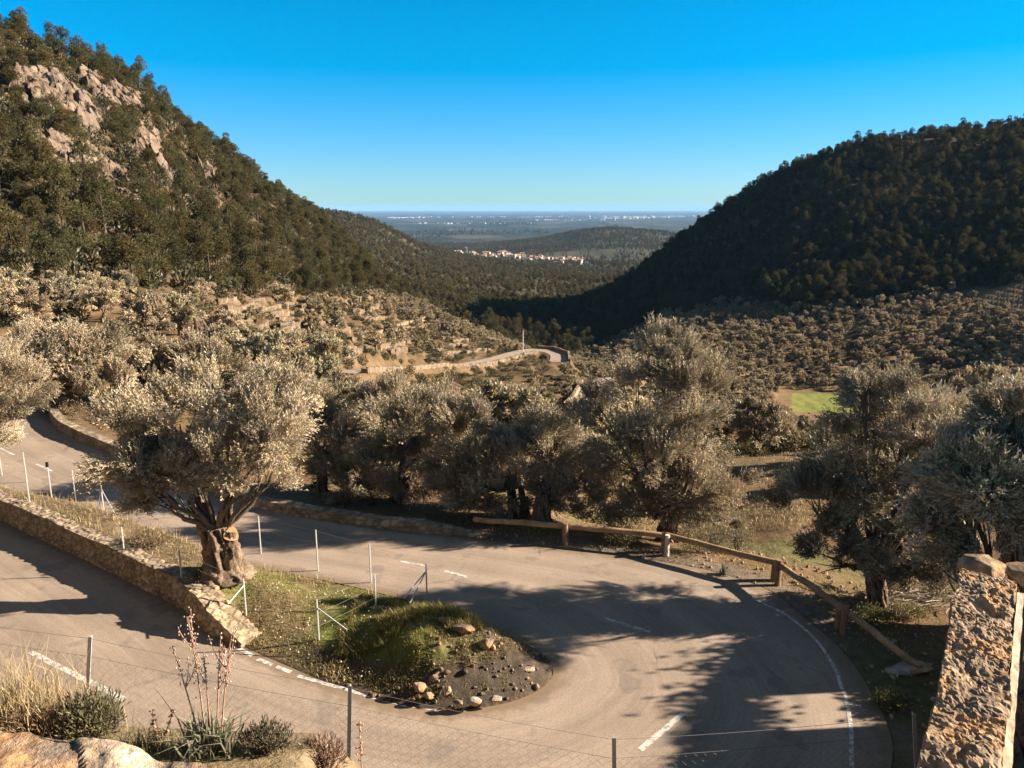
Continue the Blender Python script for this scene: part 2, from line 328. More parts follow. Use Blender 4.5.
# ------------------------------------------------------------------ terrain table: for a bearing (px), list of (depth, height)
T = {
 -700: [(25, 3), (60, 20), (150, 60), (300, 78), (600, 50), (2000, -40), (4500, -170)],
 -350: [(25, 2), (45, 4), (80, 22), (130, 55), (200, 85), (300, 80), (600, 40), (2000, -40), (4500, -170)],
 -120: [(25, 1), (45, 2), (65, 4), (85, 12), (120, 34), (170, 66), (220, 70), (400, 35), (1000, -10), (2000, -40), (4500, -170)],
 0: [(30, .6), (45, 1), (60, .6), (75, 1.5), (100, 11), (130, 26), (165, 44), (200, 56), (250, 44), (400, 10), (1000, -20), (2000, -40), (4500, -170)],
 85: [(30, .3), (45, 0), (60, -.8), (75, -.2), (95, 5.5), (125, 15.5), (150, 29), (200, 51), (250, 42), (400, 5), (1000, -20), (2000, -40), (4500, -170)],
 170: [(30, 0), (42, -.6), (60, -2), (80, -1.2), (105, 2.6), (140, 9.2), (180, 28), (225, 48), (275, 38), (450, 0), (1000, -20), (2000, -40), (4500, -170)],
 250: [(30, -.3), (40, -.9), (62, -3.1), (90, -4.4), (120, -4.6), (150, -2.5), (190, 1), (240, 17), (290, 32.5), (360, 23), (550, -10), (1000, -15), (1500, 0), (2200, -50), (4500, -170)],
 330: [(30, -.4), (45, -2), (75, -6.4), (110, -9.2), (170, -11.2), (220, -11), (270, -9.5), (350, 2), (430, 6), (520, -8), (700, -22), (900, -25), (1500, -2), (2200, -50), (4500, -170)],
 380: [(30, -.5), (45, -2.4), (60, -5), (100, -11.5), (150, -15.5), (230, -18.5), (320, -19.5), (400, -21), (480, -42), (700, -52), (900, -43), (1300, -25), (1700, -18), (2300, -80), (4500, -170)],
 430: [(30, -.5), (45, -2.8), (60, -6), (100, -13.5), (150, -20.3), (210, -24.6), (340, -31), (420, -52), (700, -62), (1000, -66), (1500, -84), (2000, -97), (2600, -130), (4500, -170)],
 480: [(30, -.5), (45, -3), (60, -6.8), (100, -15), (170, -25), (220, -29), (300, -36.5), (380, -56), (600, -66), (1000, -79), (1600, -106), (2200, -120), (3000, -155), (3300, -164), (4500, -170)],
 545: [(28, -.5), (45, -3.4), (60, -7.4), (100, -16), (160, -24.6), (200, -28.6), (208, -29.3), (245, -35), (330, -56), (500, -66), (800, -78), (1300, -99), (2000, -123), (2500, -127), (2800, -126), (3200, -112), (4000, -145), (5000, -170)],
 600: [(26, -1.2), (45, -3.7), (60, -8), (100, -17), (165, -27.5), (205, -33.5), (290, -52), (430, -63), (500, -60), (560, -54), (640, -68), (900, -86), (1500, -115), (2200, -130), (2700, -112), (3200, -48), (4000, -130), (5000, -170)],
 660: [(26, -1.3), (45, -4), (60, -8.6), (100, -18.3), (150, -28), (210, -38), (300, -44), (400, -47), (460, -45), (530, -33), (590, -24), (700, -40), (1500, -110), (2500, -122), (3200, -88), (4500, -160), (5000, -170)],
 720: [(26, -1.3), (45, -4.2), (60, -8.8), (100, -19), (150, -29.5), (200, -40), (260, -44), (330, -43), (390, -41), (430, -34), (500, -14), (560, 4), (610, 14), (700, -6), (1200, -60), (2500, -130), (4500, -170)],
 800: [(27, -.8), (35, -2.2), (45, -4), (60, -8.4), (90, -17), (130, -27), (190, -43), (203, -46), (240, -46.6), (252, -46.5), (330, -39), (360, -34), (400, -20), (460, 16), (545, 55), (640, 40), (1200, -40), (4500, -170)],
 880: [(27, -.8), (35, -2), (45, -3.6), (60, -8), (90, -16), (130, -26), (190, -43), (203, -46), (240, -46.6), (260, -44), (340, -28), (390, -8), (440, 20), (520, 57), (620, 44), (1200, -30), (4500, -170)],
 960: [(25, -.6), (40, -2.2), (60, -6.8), (90, -15), (130, -25), (190, -42), (203, -45.4), (238, -46.2), (270, -40), (340, -20), (390, 4), (440, 28), (530, 67), (620, 52), (1200, -20), (4500, -170)],
 1024: [(22, -.4), (35, -.8), (60, -5.6), (90, -13), (130, -22), (185, -36), (235, -39), (280, -29), (330, -12), (380, 10), (430, 32), (530, 75), (640, 60), (1200, 0), (4500, -170)],
 1250: [(20, 0), (35, 0), (60, -3), (90, -8), (185, -20), (280, -6), (370, 36), (480, 82), (600, 60), (1200, 20), (4500, -170)],
 1700: [(20, 1), (35, 2), (60, 2), (100, 5), (200, 12), (350, 50), (500, 78), (700, 70), (1500, 20), (4500, -170)]}
PXK = np.array(sorted(T)); LD0, LD1, NLD = math.log(15), math.log(60000), 900
lnD = np.linspace(LD0, LD1, NLD); prof = np.array([np.interp(lnD, [math.log(d) for d, _ in T[k]], [z for _, z in T[k]]) for k in PXK])
UG = np.linspace(-1.7, 1.7, 681)
TAB = np.array([np.interp(UG * FPX * 0.985 + 512, PXK, prof[:, i]) for i in range(NLD)]).T
def blur(A, s, ax):
    k = np.exp(-0.5 * (np.arange(-3 * s, 3 * s + 1) / s) ** 2); k /= k.sum(); pad = [(0, 0), (0, 0)]; pad[ax] = (3 * s, 3 * s)
    B = np.pad(A, pad, mode='edge'); return np.apply_along_axis(lambda r: np.convolve(r, k, 'valid'), ax, B)
TAB = blur(blur(TAB, 5, 0), 5, 1)
def table(x, y):
    D = np.maximum(y, 15.0); u = np.clip(x / D, -1.69, 1.69); a = (u + 1.7) / 3.4 * 680; b = (np.log(D) - LD0) / (LD1 - LD0) * (NLD - 1)
    b = np.clip(b, 0, NLD - 1.001); a = np.clip(a, 0, 679.99); i = a.astype(int); j = b.astype(int); fa = a - i; fb = b - j
    return TAB[i, j] * (1 - fa) * (1 - fb) + TAB[i + 1, j] * fa * (1 - fb) + TAB[i, j + 1] * (1 - fa) * fb + TAB[i + 1, j + 1] * fa * fb
def pxof(x, y, z): # sketch column of a point, for region masks
    return 512 + FPX * x / (CP * y - SP * (z - CAMZ))
def pyof(x, y, z):
    return 384 - FPX * (SP * y + CP * (z - CAMZ)) / (CP * y - SP * (z - CAMZ))
PINE_BASE = ([-350, -120, 0, 85, 170, 250, 330, 380, 420, 450], [55, 66, 76, 84, 92, 128, 190, 275, 350, 500])
RHILL_BASE = ([470, 545, 600, 660, 720, 800, 880, 960, 1024, 1250], [330, 345, 400, 425, 405, 350, 338, 333, 325, 290])
def terr_step(z, step, sharp=0.75):
    q = z / step; f = np.floor(q); t = q - f
    return (f + sstep(sharp, 1.0, t)) * step
ROCKX = ([(20, 90, 42, 22), (85, 115, 60, 32), (60, 95, 45, 20), (130, 100, 25, 25), (150, 160, 32, 28), (100, 172, 45, 20), (210, 175, 14, 8), (70, 165, 25, 14)])
def rockmask(x, y, z):
    px, py = pxof(x, y, z), pyof(x, y, z); r = np.zeros(len(x))
    for a, b, c, d in ROCKX: r = np.maximum(r, 0.72 - np.sqrt(((px - a) / c) ** 2 + ((py - b) / d) ** 2))
    return np.clip(r * 3 * (1.2 + 1.6 * fbm(xyz(x, y) / 9., 3, 55)), 0, 1) * ((y > 95) & (y < 230))
FAR_ROADS = [np.array([(-20.4, 88, -8), (-20, 92, -8.6), (-18.9, 128, -15.7), (-16.8, 162, -21.9), (-10.8, 174, -24.3), (-4, 192, -26.4), (1.6, 207, -27.6), (6, 213, -28), (10.5, 212, -28.1), (12.6, 206, -28.2), (12, 198, -28.4)], float),
             np.array([(30, 190, -31), (24, 185, -30.2), (19.2, 177, -29.4), (16.9, 160, -27.4), (14, 138, -24), (11.4, 120, -20.8), (9, 105, -18)], float)]
def polyz(x, y, P):
    best = np.full(len(x), 1e9); zz = np.zeros(len(x))
    for i in range(len(P) - 1):
        a, b = P[i], P[i + 1]; d = b[:2] - a[:2]; t = np.clip(((x - a[0]) * d[0] + (y - a[1]) * d[1]) / (d @ d), 0, 1)
        e = np.hypot(x - a[0] - t * d[0], y - a[1] - t * d[1]); k = e < best; best = np.where(k, e, best); zz = np.where(k, a[2] + t * (b[2] - a[2]), zz)
    return best, zz
def height(x, y, full=False):
    x = np.atleast_1d(np.asarray(x, float)); y = np.atleast_1d(np.asarray(y, float))
    z = table(x, y); D = np.maximum(y, 5)
    # terraced slopes
    px0 = x / D * FPX * .985 + 512
    lp = np.interp(px0, *PINE_BASE); rp = np.interp(px0, *RHILL_BASE)
    pine = np.where(px0 < 470, sstep(0.93, 1.0, y / lp), 0) + np.where(px0 > 480, sstep(0.95, 1.02, y / rp), 0); pine = np.clip(pine, 0, 1)
    tz = terr_step(z + fbm(xyz(x, y) * 0.02, 2, 5) * 2, 1.4, .62); wt = sstep(50, 75, y) * (1 - pine) * (1 - sstep(420, 520, y)) * np.where((px0 > 780) & (px0 < 960) & (y > 195) & (y < 245), 0, 1)
    z = z * (1 - wt * 0.85) + tz * wt * 0.85
    far = sstep(60, 200, y)
    z = z + fbm(xyz(x, y) / 26., 4, 3) * 3.2 * far * pine * (1 - sstep(700, 1500, y)) + fbm(xyz(x, y) / 62., 3, 6) * 6.5 * sstep(280, 380, y) * pine * (1 - sstep(700, 1500, y)) + fbm(xyz(x, y) / 210., 4, 8) * 16 * sstep(600, 1100, y) * (1 - sstep(3600, 4600, y))
    z = z + fbm(xyz(x, y) / 5., 3, 4) * 0.35 * sstep(24, 60, y) * (1 - pine * .3)
    rm = rockmask(x, y, z); z = z + rm * fbm(xyz(x, y, 0) / 7., 4, 12) * 1.5
    q = np.where((y > 80) & (y < 230) & (np.abs(x) < 45))[0]
    if len(q):
        z = z.copy()
        for P in FAR_ROADS:
            e, rz_ = polyz(x[q], y[q], P); wq = 1 - sstep(2.6, 5.0, e); z[q] = z[q] * (1 - wq) + (rz_ - .06) * wq
    near = (y < 75) & (np.abs(x) < 75); k = np.where(near)[0]; info = {}
    kind = np.zeros(len(x), int); S = np.full(len(x), 99.0)
    if len(k):
        xx, yy = x[k], y[k]; road = inpoly(xx, yy, ROADPOLY); isl = inpoly(xx, yy, ISLPOLY) & ~road
        sR, nR = pdist(xx, yy, RE); sL, nL = pdist(xx, yy, LE); zt = z[k]
        wb = sstep(0.25, 0.7, -nR) * (yy < 24)
        small = fbm(xyz(xx, yy) / 1.3, 4, 21)
        zb = (np.interp(sR, [0, .45, .7, 1.7, 3.4, 7.5, 9, 14, 40], [.015, 0.03, .35, 4.3, 5.7, 8.2, 8.75, 9.0, 12]) + sstep(-.55, -.85, xx) * np.interp(sR, [3.6, 5.0, 5.8, 6.6, 7.2, 9], [0, .95, 1.3, 1.05, .6, 0])) * np.interp(xx, [1, 3, 4.5, 6], [1, .72, .40, .34]) + small * 0.10 * sstep(.5, 1.5, sR)
        wf = sstep(1.0, 5.5, sR); zf = (.018 - 0.10 * sstep(.1, 2, sR)) * (1 - wf) + zt * wf + small * 0.09 * sstep(.35, 1.5, sR)
        zo = zb * wb + zf * (1 - wb)
        wall = sstep(-7.2, -7.9, xx) * (yy - (25.48 + (xx + 18.03) * -.666) < 2.0)
        rise = sstep(0.1, 0.42, sL) * wall + np.minimum(sstep(-.2, np.interp(xx, [-7, -5, -3, -1.5], [1.7, 2.6, 2.2, 1.35]), sL) * 1.0, 1) * (1 - wall)
        crest = np.interp(xx, [-9, -7.2, -5.2, -3.6, -2.2], [.73, .62, .42, .52, .84])
        # towards the far leg the bank runs down gently
        zi = .018 + crest * rise + (small * 0.13 + .10 * fbm(xyz(xx, yy) / .35, 3, 27) * sstep(-3.5, -2, xx)) * sstep(.1, .8, sL)
        zn = np.where(isl, zi, zo); zn = np.where(road, -0.05, zn)
        zn = np.where((yy > 64) & ~road, zt, zn)
        z = z.copy(); z[k] = zn; kind[k] = np.where(road, 1, np.where(isl, 2, np.where(wb > .5, 3, 4))); S[k] = np.where(isl, sL, sR)
    return (z, kind, S, pine, wt, rm, px0) if full else z
def hz(x, y): return float(height(np.array([x]), np.array([y]))[0])

# ------------------------------------------------------------------ ground sheet
us = np.unique(np.concatenate([np.linspace(-1.6, -.75, 60), np.linspace(-.75, .75, 620), np.linspace(.75, 1.6, 60)]))
ds = [0.5]
while ds[-1] < 60000:
    d = ds[-1]; k = 0.02 if d < 4 else 0.0085 if d < 11 else 0.0042 if d < 33 else 0.0075 if d < 600 else 0.012 if d < 6000 else 0.03
    ds.append(d * (1 + k))
ds = np.array(ds); U, DD = np.meshgrid(us, ds); X = (U * DD).ravel(); Y = DD.ravel()
Z, KIND, S, PINE, WT, RM, PX0 = height(X, Y, True)
gz = np.gradient(Z.reshape(U.shape), axis=0) / np.gradient(DD, axis=0); steep = np.abs(gz).ravel()
c = np.zeros((len(X), 3)); n1 = fbm(xyz(X, Y) / 3.1, 4, 31); n2 = fbm(xyz(X, Y) / 0.6, 3, 33); n3 = fbm(xyz(X, Y) / 14., 3, 37)
def lerp(c, col, f): return c * (1 - f[:, None]) + np.array(col) * f[:, None]
c[:] = (0.140, 0.090, 0.045)                                             # dry grass and pale soil
c = lerp(c, (0.175, 0.118, 0.062), sstep(.0, .5, n3) * .7)
c = lerp(c, (0.10, 0.085, 0.04), sstep(.05, .5, n1) * .6)
c = lerp(c, (0.17, 0.125, 0.08), sstep(.35, .8, steep) * WT * .7)          # terrace risers show stone
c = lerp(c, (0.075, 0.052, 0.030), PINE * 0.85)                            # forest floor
c = lerp(c, (0.13, 0.095, 0.065), RM)
c = lerp(c, (0.13, 0.09, 0.055), RM * sstep(.0, .5, n1) * .5)
c = lerp(c, (0.085, 0.058, 0.03), WT * (.25 + .6 * sstep(-.2, .35, n1)) * (Y > 60) * (PX0 < 640)); rgrove = (PX0 > 640) & (Y > 245) & (Y < 420); c = lerp(c, (0.17, 0.115, 0.062), rgrove * (1 - PINE) * .8)
fld = (PX0 > 796) & (PX0 < 965) & (Y > 213) & (Y < 236); c = lerp(c, (0.15, 0.17, 0.035), fld * np.clip(.85 + .5 * n1, .3, 1))
# island
k2 = KIND == 2; c = np.where(k2[:, None], lerp(lerp(np.tile((0.17, 0.125, 0.07), (len(X), 1)), (0.115, 0.125, 0.030), sstep(-.45, .15, n1 + .35 * n2) * sstep(-9.5, -7.2, X)), (0.075, 0.058, 0.042), np.maximum(sstep(1.1, .7, S) * (1 - sstep(19.3, 19.9, Y)) * sstep(-6.5, -4.5, X), sstep(-1.5, -.5, X + .5 * n1))), c)
k3 = KIND == 3; c = np.where(k3[:, None], lerp(np.tile((0.20, 0.15, 0.085), (len(X), 1)), (0.09, 0.075, 0.04), sstep(0, .4, n1)), c)
k4 = KIND == 4; c = np.where(k4[:, None], lerp(c, (0.15, 0.12, 0.09), sstep(1.4, .5, S) * .8), c)
k5 = (KIND == 4) & (X > 5) & (Y < 27); c = np.where(k5[:, None], lerp(c, (0.10, 0.095, 0.035), sstep(-.1, .4, n1) * .7), c)
# far country: woods, then fields of the plain
pl = sstep(3800, 4600, Y)
wood = sstep(430, 520, Y) * (PX0 < 690) * (1 - pl); c = lerp(c, (0.050, 0.048, 0.026), wood * .9)
F1, F2, ID = worley(np.stack([X / 420., Y / 700., X * 0], 1), 5)
fc = np.where((ID < .35)[:, None], (0.045, 0.06, 0.03), np.where((ID < .6)[:, None], (0.10, 0.10, 0.05), np.where((ID < .85)[:, None], (0.19, 0.15, 0.09), (0.06, 0.07, 0.035))))
fc = fc * (.34 - .16 * (F2 - F1 < .09))[:, None]
c = c * (1 - pl)[:, None] + fc * pl[:, None]
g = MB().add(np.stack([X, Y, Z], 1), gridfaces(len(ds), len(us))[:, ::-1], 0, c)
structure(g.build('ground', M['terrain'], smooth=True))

# ------------------------------------------------------------------ road surface and paint
def road_mesh():
    K = 26; n = len(LE); t = np.linspace(0, 1, K)
    P = LE[:, None] * (1 - t)[None, :, None] + RE[:, None] * t[None, :, None]
    V = np.concatenate([P, np.zeros((n, K, 1))], 2)
    V[:, :, 2] = 0.03
    mid = P[:, K // 2]; s = np.r_[0, np.cumsum(np.linalg.norm(np.diff(mid, axis=0), axis=1))]
    em = np.tile(np.clip(1 - np.minimum(np.arange(K), K - 1 - np.arange(K)) / 3.0, 0, 1), n); me = MB().add(V.reshape(-1, 3), gridfaces(n, K), 0, np.stack([em, em, em], 1)).build('road', M['asphalt'], smooth=True)
    uv = me.data.uv_layers.new(name='UVMap'); wd = np.linalg.norm(LE - RE, axis=1)
    UVv = np.stack([np.repeat(s, K), ((t[None] - .5) * wd[:, None]).ravel()], 1); li = np.zeros(len(me.data.loops), np.int32); me.data.loops.foreach_get('vertex_index', li)
    uv.data.foreach_set('uv', UVv[li].astype(np.float32).ravel()); return structure(me)
road_mesh()
def roadz(x, y): return 0.034
def strip(pts, wd, step=.25):
    P = resample(catmull([p[:2] for p in pts], 6) if len(pts) > 2 else np.array([p[:2] for p in pts]), step); Tn = np.gradient(P, axis=0); Tn /= np.linalg.norm(Tn, axis=1)[:, None]
    Nn = np.stack([-Tn[:, 1], Tn[:, 0]], 1); n = len(P); j = rng.normal(0, .006, n)[:, None]
    V = np.concatenate([np.c_[P + Nn * (wd / 2 + j), np.full(n, .0345)], np.c_[P - Nn * (wd / 2 - j), np.full(n, .0345)]]); i = np.arange(n - 1)
    return V, np.stack([i, i + n, i + n + 1, i + 1], 1)
def road_paint():
    mb = MB()
    pz = lambda l: [Pz(a, b, .03) for a, b in l]
    mb.add(*strip(pz([(30, 652), (125, 700)]), .15))                         # near leg, centre dash
    mb.add(*strip(pz([(-140, 572), (-60, 610)]), .13))
    mb.add(*strip(pz([(640, 750), (685, 712)]), .13))
    for a, b in (((445, 571), (468, 577)), ((400, 561), (425, 566)), ((604, 618), (650, 632)), ((78, 483), (102, 492)), ((36, 464), (52, 471)), ((140, 506), (160, 514)), ((0, 448), (14, 455))): mb.add(*strip(pz([a, b]), .11))
    for a, b in (((234, 646), (252, 656)), ((258, 659), (272, 665)), ((276, 667), (291, 672))): mb.add(*strip(pz([a, b]), .12))
    mb.add(*strip(pz([(298, 676), (330, 685), (362, 694), (400, 704), (440, 710)]), .11))
    mb.add(*strip(pz([(752, 598), (786, 615), (812, 636), (830, 660), (843, 690), (850, 722), (852, 768)]), .085))
    o = mb.build('road_marking', M['marking']); structure(o)
road_paint()

# ------------------------------------------------------------------ foliage builders
def unit(v): return v / (np.linalg.norm(v, axis=-1, keepdims=True) + 1e-9)
def leaves(B, D, L, Wd, r, col, fold=0.0):
    """rhombic leaves: base points B, directions D, lengths L, widths Wd."""
    n = len(B); side = unit(np.cross(D, r.normal(size=(n, 3)))); L = np.broadcast_to(L, (n,))[:, None]; Wd = np.broadcast_to(Wd, (n,))[:, None]
    m = B + D * L * .45; V = np.stack([B, m + side * Wd / 2, B + D * L, m - side * Wd / 2], 1).reshape(-1, 3)
    F = np.arange(4 * n).reshape(n, 4); return V, F, np.repeat(col, 4, axis=0)
def lobe_points(lobes, n, r, shell=0.5, seed=0, gapf=1.6, gap=0.0):
    vol = np.array([l[3] * l[4] * l[5] for l in lobes]) ** .67; pick = r.choice(len(lobes), n, p=vol / vol.sum()); Lb = np.array(lobes)[pick]
    d = unit(r.normal(size=(n, 3))); q = shell + (1 - shell) * r.random(n) ** .6; q *= 1 + r.normal(0, .07, n)
    bump = 1 + .22 * fbm(d * 2.2 + pick[:, None] * 5.3, 3, seed)
    P = Lb[:, :3] + d * Lb[:, 3:6] * (q * bump)[:, None]; keep = fbm(P * gapf, 3, seed + 3) > gap
    return P[keep], d[keep], pick[keep]
OLV = np.array([0.285, 0.236, 0.156])
def olive_crown(mb, lobes, n, r, seed, spray=.46, nl=18, L=.10, Wd=.025, gap=-.22, shell=.45, mat=0, upright=.55, clump=40):
    nc = max(12, int(n / clump)); Cc, dc, pk = lobe_points(lobes, nc, r, shell + .05, seed, 1.5, gap); Lr = np.array(lobes)[pk][:, 3:6].mean(1)
    w_ = r.integers(0, len(Cc), n); off = r.normal(size=(n, 3)); off = unit(off) * (r.random(n) ** .45)[:, None]; rc = (.33 * Lr * r.uniform(.7, 1.3, len(Cc)))[w_]
    P = Cc[w_] + off * rc[:, None] * (1, 1, .85); d = dc[w_]; up = np.array([0, 0, 1.0])
    Dc = unit(dc * .55 + up * (upright * (.7 + .9 * np.clip(dc[:, 2:], 0, 1))) + r.normal(0, .30, (len(Cc), 3))); Dc[dc[:, 2] < -.35] *= np.array([1, 1, .2]); ck = 1 + .17 * r.normal(size=(len(Cc), 1))
    S = unit(Dc[w_] + off * .28 + r.normal(0, .14, (n, 3)))
    S = unit(S); sl = spray * r.uniform(.6, 1.35, n); t = np.linspace(.05, 1, nl)
    B = P[:, None] + S[:, None] * (sl[:, None] * t[None])[..., None]; a = unit(np.cross(S, r.normal(size=(n, 3)))); b = np.cross(S, a)
    ph = np.arange(nl) * 1.57 + np.where(np.arange(nl) % 2, math.pi, 0); ph = ph[None] + r.uniform(0, 6, n)[:, None] + r.normal(0, .4, (n, nl))
    rad = a[:, None] * np.cos(ph)[..., None] + b[:, None] * np.sin(ph)[..., None]
    Dl = unit(S[:, None] * 1.0 + rad * .60 + r.normal(0, .12, (n, nl, 3))); B = B.reshape(-1, 3); Dl = Dl.reshape(-1, 3)
    k = OLV * ck[w_] * (1 + .10 * r.normal(size=(n, 1))) * np.stack([1 + .05 * r.normal(size=n), np.ones(n), 1 + .1 * r.normal(size=n)], 1)
    k = np.clip(np.repeat(k, nl, 0) * (1 + .12 * r.normal(size=(n * nl, 1))), .015, .5)
    V, F, C = leaves(B, Dl, L * r.uniform(.7, 1.25, len(B)), Wd, r, k); mb.add(V, F, mat, C)
    return P
def bez(a, b, c, n): t = np.linspace(0, 1, n)[:, None]; return a * (1 - t) ** 2 + 2 * b * t * (1 - t) + c * t * t
def wood(mb, fork, lobes, r0, r, mat=0, twigs=5, col=(.12, .095, .07), sides=7, wig=.12):
    for l in lobes:
        c = np.array(l[:3]); ln = np.linalg.norm(c - fork); mid = fork * .5 + c * .5 + np.array([0, 0, -.12 * ln]) + r.normal(0, .1 * ln, 3)
        P = bez(fork, mid, c, 12); P[1:-1] += r.normal(0, wig * .25, (10, 3)); rad = np.linspace(r0, r0 * .18, 12) * r.uniform(.75, 1.1)
        V, F = tube(P, rad, sides); mb.add(V, F, mat, np.array(col) * r.uniform(.85, 1.2))
        for k in range(twigs):
            s = P[r.integers(4, 11)]; d = unit(r.normal(size=3) + np.array([0, 0, .35])); e = c + d * np.array(l[3:6]) * r.uniform(.65, 1.0)
            m2 = s * .5 + e * .5 + r.normal(0, .12 * np.linalg.norm(e - s), 3); V, F = tube(bez(s, m2, e, 7), np.linspace(r0 * .22, .006, 7), 5); mb.add(V, F, mat, np.array(col) * r.uniform(.9, 1.5))
def gnarled(mb, path, r0, r1, seed, flare=.5, ridge=.30, mat=0, nr=64, ns=84, twist=.7, knots=0.1, flat=1.0):
    P = catmull(path, 10); P = resample(P, np.linalg.norm(np.diff(P, axis=0), axis=1).sum() / (nr - 1))[:nr]; nr = len(P)
    T_, Nn, B = frames(P); h = np.linspace(0, 1, nr); th = np.linspace(0, 2 * math.pi, ns, endpoint=False)
    H, TH = np.meshgrid(h, th, indexing='ij'); base = (r0 + (r1 - r0) * H ** .8) * (1 + flare * np.exp(-H * 7))
    q = np.stack([np.cos(TH + twist * H) * 1.6, np.sin(TH + twist * H) * 1.6, H * 1.5], -1).reshape(-1, 3) + seed
    rd = 1 - np.abs(fbm(q * 1.25, 3, seed)) * 2; q2 = np.stack([np.cos(TH + twist * H) * 5, np.sin(TH + twist * H) * 5, H * 2.4], -1).reshape(-1, 3)
    R = base.ravel() * (1 + ridge * (rd - .5) * 1.5 + knots * fbm(q * 3.1, 3, seed + 3) + .11 * fbm(q2 * 1.3, 3, seed + 9) + .05 * fbm(q2 * 4.1, 3, seed + 19))
    V = np.repeat(P, ns, 0) + R[:, None] * (np.cos(TH).ravel()[:, None] * np.repeat(Nn, ns, 0) + flat * np.sin(TH).ravel()[:, None] * np.repeat(B, ns, 0))
    g = fbm(q2 * 1.6, 3, seed + 14); col = np.array((.115, .083, .056)) * (1 + .5 * g)[:, None] * (.55 + .9 * sstep(.1, .8, rd))[:, None]
    mb.add(V, [gridfaces(nr, ns, True), np.arange(ns)[::-1][None], (np.arange(ns) + (nr - 1) * ns)[None]], mat, col)
    return P
def px_lobes(base, Y0, lst):
    out = []
    for px, py, rx, ry, dy in lst:
        p = W(px, py, Y0 + dy); s = (Y0 + dy) / FPX / (CP + (384 - py) / FPX * SP); out.append((*(p - base), rx * s * .85, min(rx, ry) * s * .88, ry * s * .85))
    return out
def hero_olive(name_label, bpx, bpy_, Y0, lobes_px, trunk, n, seed, group=None, upright=.55, gap=-.2, tw=5, lr=.12, spray=.46, L=.10, Wd=.025, nl=18, zbase=None):
    r = np.random.default_rng(seed); p0 = W(bpx, bpy_, Y0); z = hz(p0[0], p0[1]) if zbase is None else zbase; base = np.array([p0[0], p0[1], z - .04])
    root = thing('olive_tree', name_label, 'tree', tuple(base), 0, group)
    lobes = px_lobes(base, Y0, lobes_px); tm = MB()
    gnarled(tm, *trunk[0][:3], seed, trunk[0][3])
    for k_, (path, ra, rb, fl) in enumerate(trunk[1:]): xm = MB(); gnarled(xm, path, ra, rb, seed + 3 + k_, fl); xm.build('limb', M['bark'], root, True)
    fork = np.array(trunk[0][0][-1]); wood(tm, fork, lobes, lr, r, 0, tw)
    tm.build('trunk', M['bark'], root, True)
    cm = MB(); olive_crown(cm, lobes, int(n * 2.2), r, seed, spray, nl, L, Wd, gap, upright=upright); cm.build('crown', M['olive'], root)
    return root
# ---- the old olive on the island
t1 = hero_olive('old olive with a thick gnarled sawn trunk on the grassy island inside the bend', 222, 570, 19.75,
    [(136, 448, 44, 46, -.3), (180, 424, 46, 46, .6), (250, 406, 52, 46, .3), (205, 396, 40, 32, 1.1), (275, 428, 38, 42, -.2), (228, 455, 52, 36, -.9), (170, 474, 44, 32, -.7), (262, 476, 34, 22, -.5), (122, 462, 26, 28, 0), (292, 408, 24, 32, .7), (150, 492, 24, 22, -.2)],
    [([(.06, 0, 0), (.02, .02, .5), (.03, 0, .95), (-.06, .05, 1.45)], .60, .30, .25), ([(-.08, .02, .75), (-.24, .05, 1.25), (-.42, .08, 1.75), (-.62, .1, 2.3)], .31, .15, .1), ([(.08, .05, .8), (.16, .1, 1.4), (.2, .12, 1.9), (.35, .15, 2.4)], .26, .12, .1)], 4000, 101, lr=.10, tw=6, gap=-.07, upright=.7)
r_ = np.random.default_rng(5); st = MB()
gnarled(st, [(.32, -.12, 0), (.34, -.14, .5), (.36, -.12, 1.02)], .30, .21, 77, .25, nr=30, ns=36)
gnarled(st, [(.3, -.12, .9), (.36, -.13, 1.2), (.40, -.1, 1.4)], .17, .15, 79, .0, nr=14, ns=24)
so_ = st.build('stump', M['bark'], t1, True); a = np.linspace(0, 2 * math.pi, 20, endpoint=False)
d = unit(np.array([.35, -.75, .55])); e1 = unit(np.cross(d, [0, 0, 1.])); e2 = np.cross(d, e1); cc = np.array([.42, -.19, 1.36])
rad = .19 * (1 + .12 * np.sin(a * 3 + 1)); V0 = cc + rad[:, None] * (np.cos(a)[:, None] * e1 + np.sin(a)[:, None] * e2)
ct = MB().add(np.vstack([V0 - d * .12, V0]), [gridfaces(2, 20, True), np.arange(20, 40)[None]], 0); ct.build('sawn_face', M['cutwood'], t1)
# ---- trees along the outer side of the road
hero_olive('tall twin-stemmed olive behind the log rail, its crown standing above the valley, in the middle', 668, 553, 25.4,
    [(664, 364, 38, 32, .3), (636, 400, 46, 40, .5), (692, 396, 36, 42, -.2), (608, 428, 40, 48, .4), (642, 458, 46, 42, -.6), (708, 440, 40, 46, .3), (616, 490, 34, 32, 0), (692, 488, 42, 36, -.5), (727, 478, 26, 38, .2), (600, 408, 20, 28, 0), (648, 508, 34, 22, -.8), (700, 522, 36, 26, .3), (737, 518, 18, 22, 0), (680, 342, 20, 16, .2)],
    [([(0, 0, 0), (-.05, .02, .5), (.0, 0, 1.05)], .36, .27, .5), ([(0, 0, .8), (.35, .05, 1.25), (.75, .1, 1.9)], .22, .13, 0), ([(0, 0, .8), (-.3, .05, 1.3), (-.75, .1, 2.1)], .2, .12, 0)], 4700, 102, lr=.10, tw=6, gap=-.05, upright=.85)
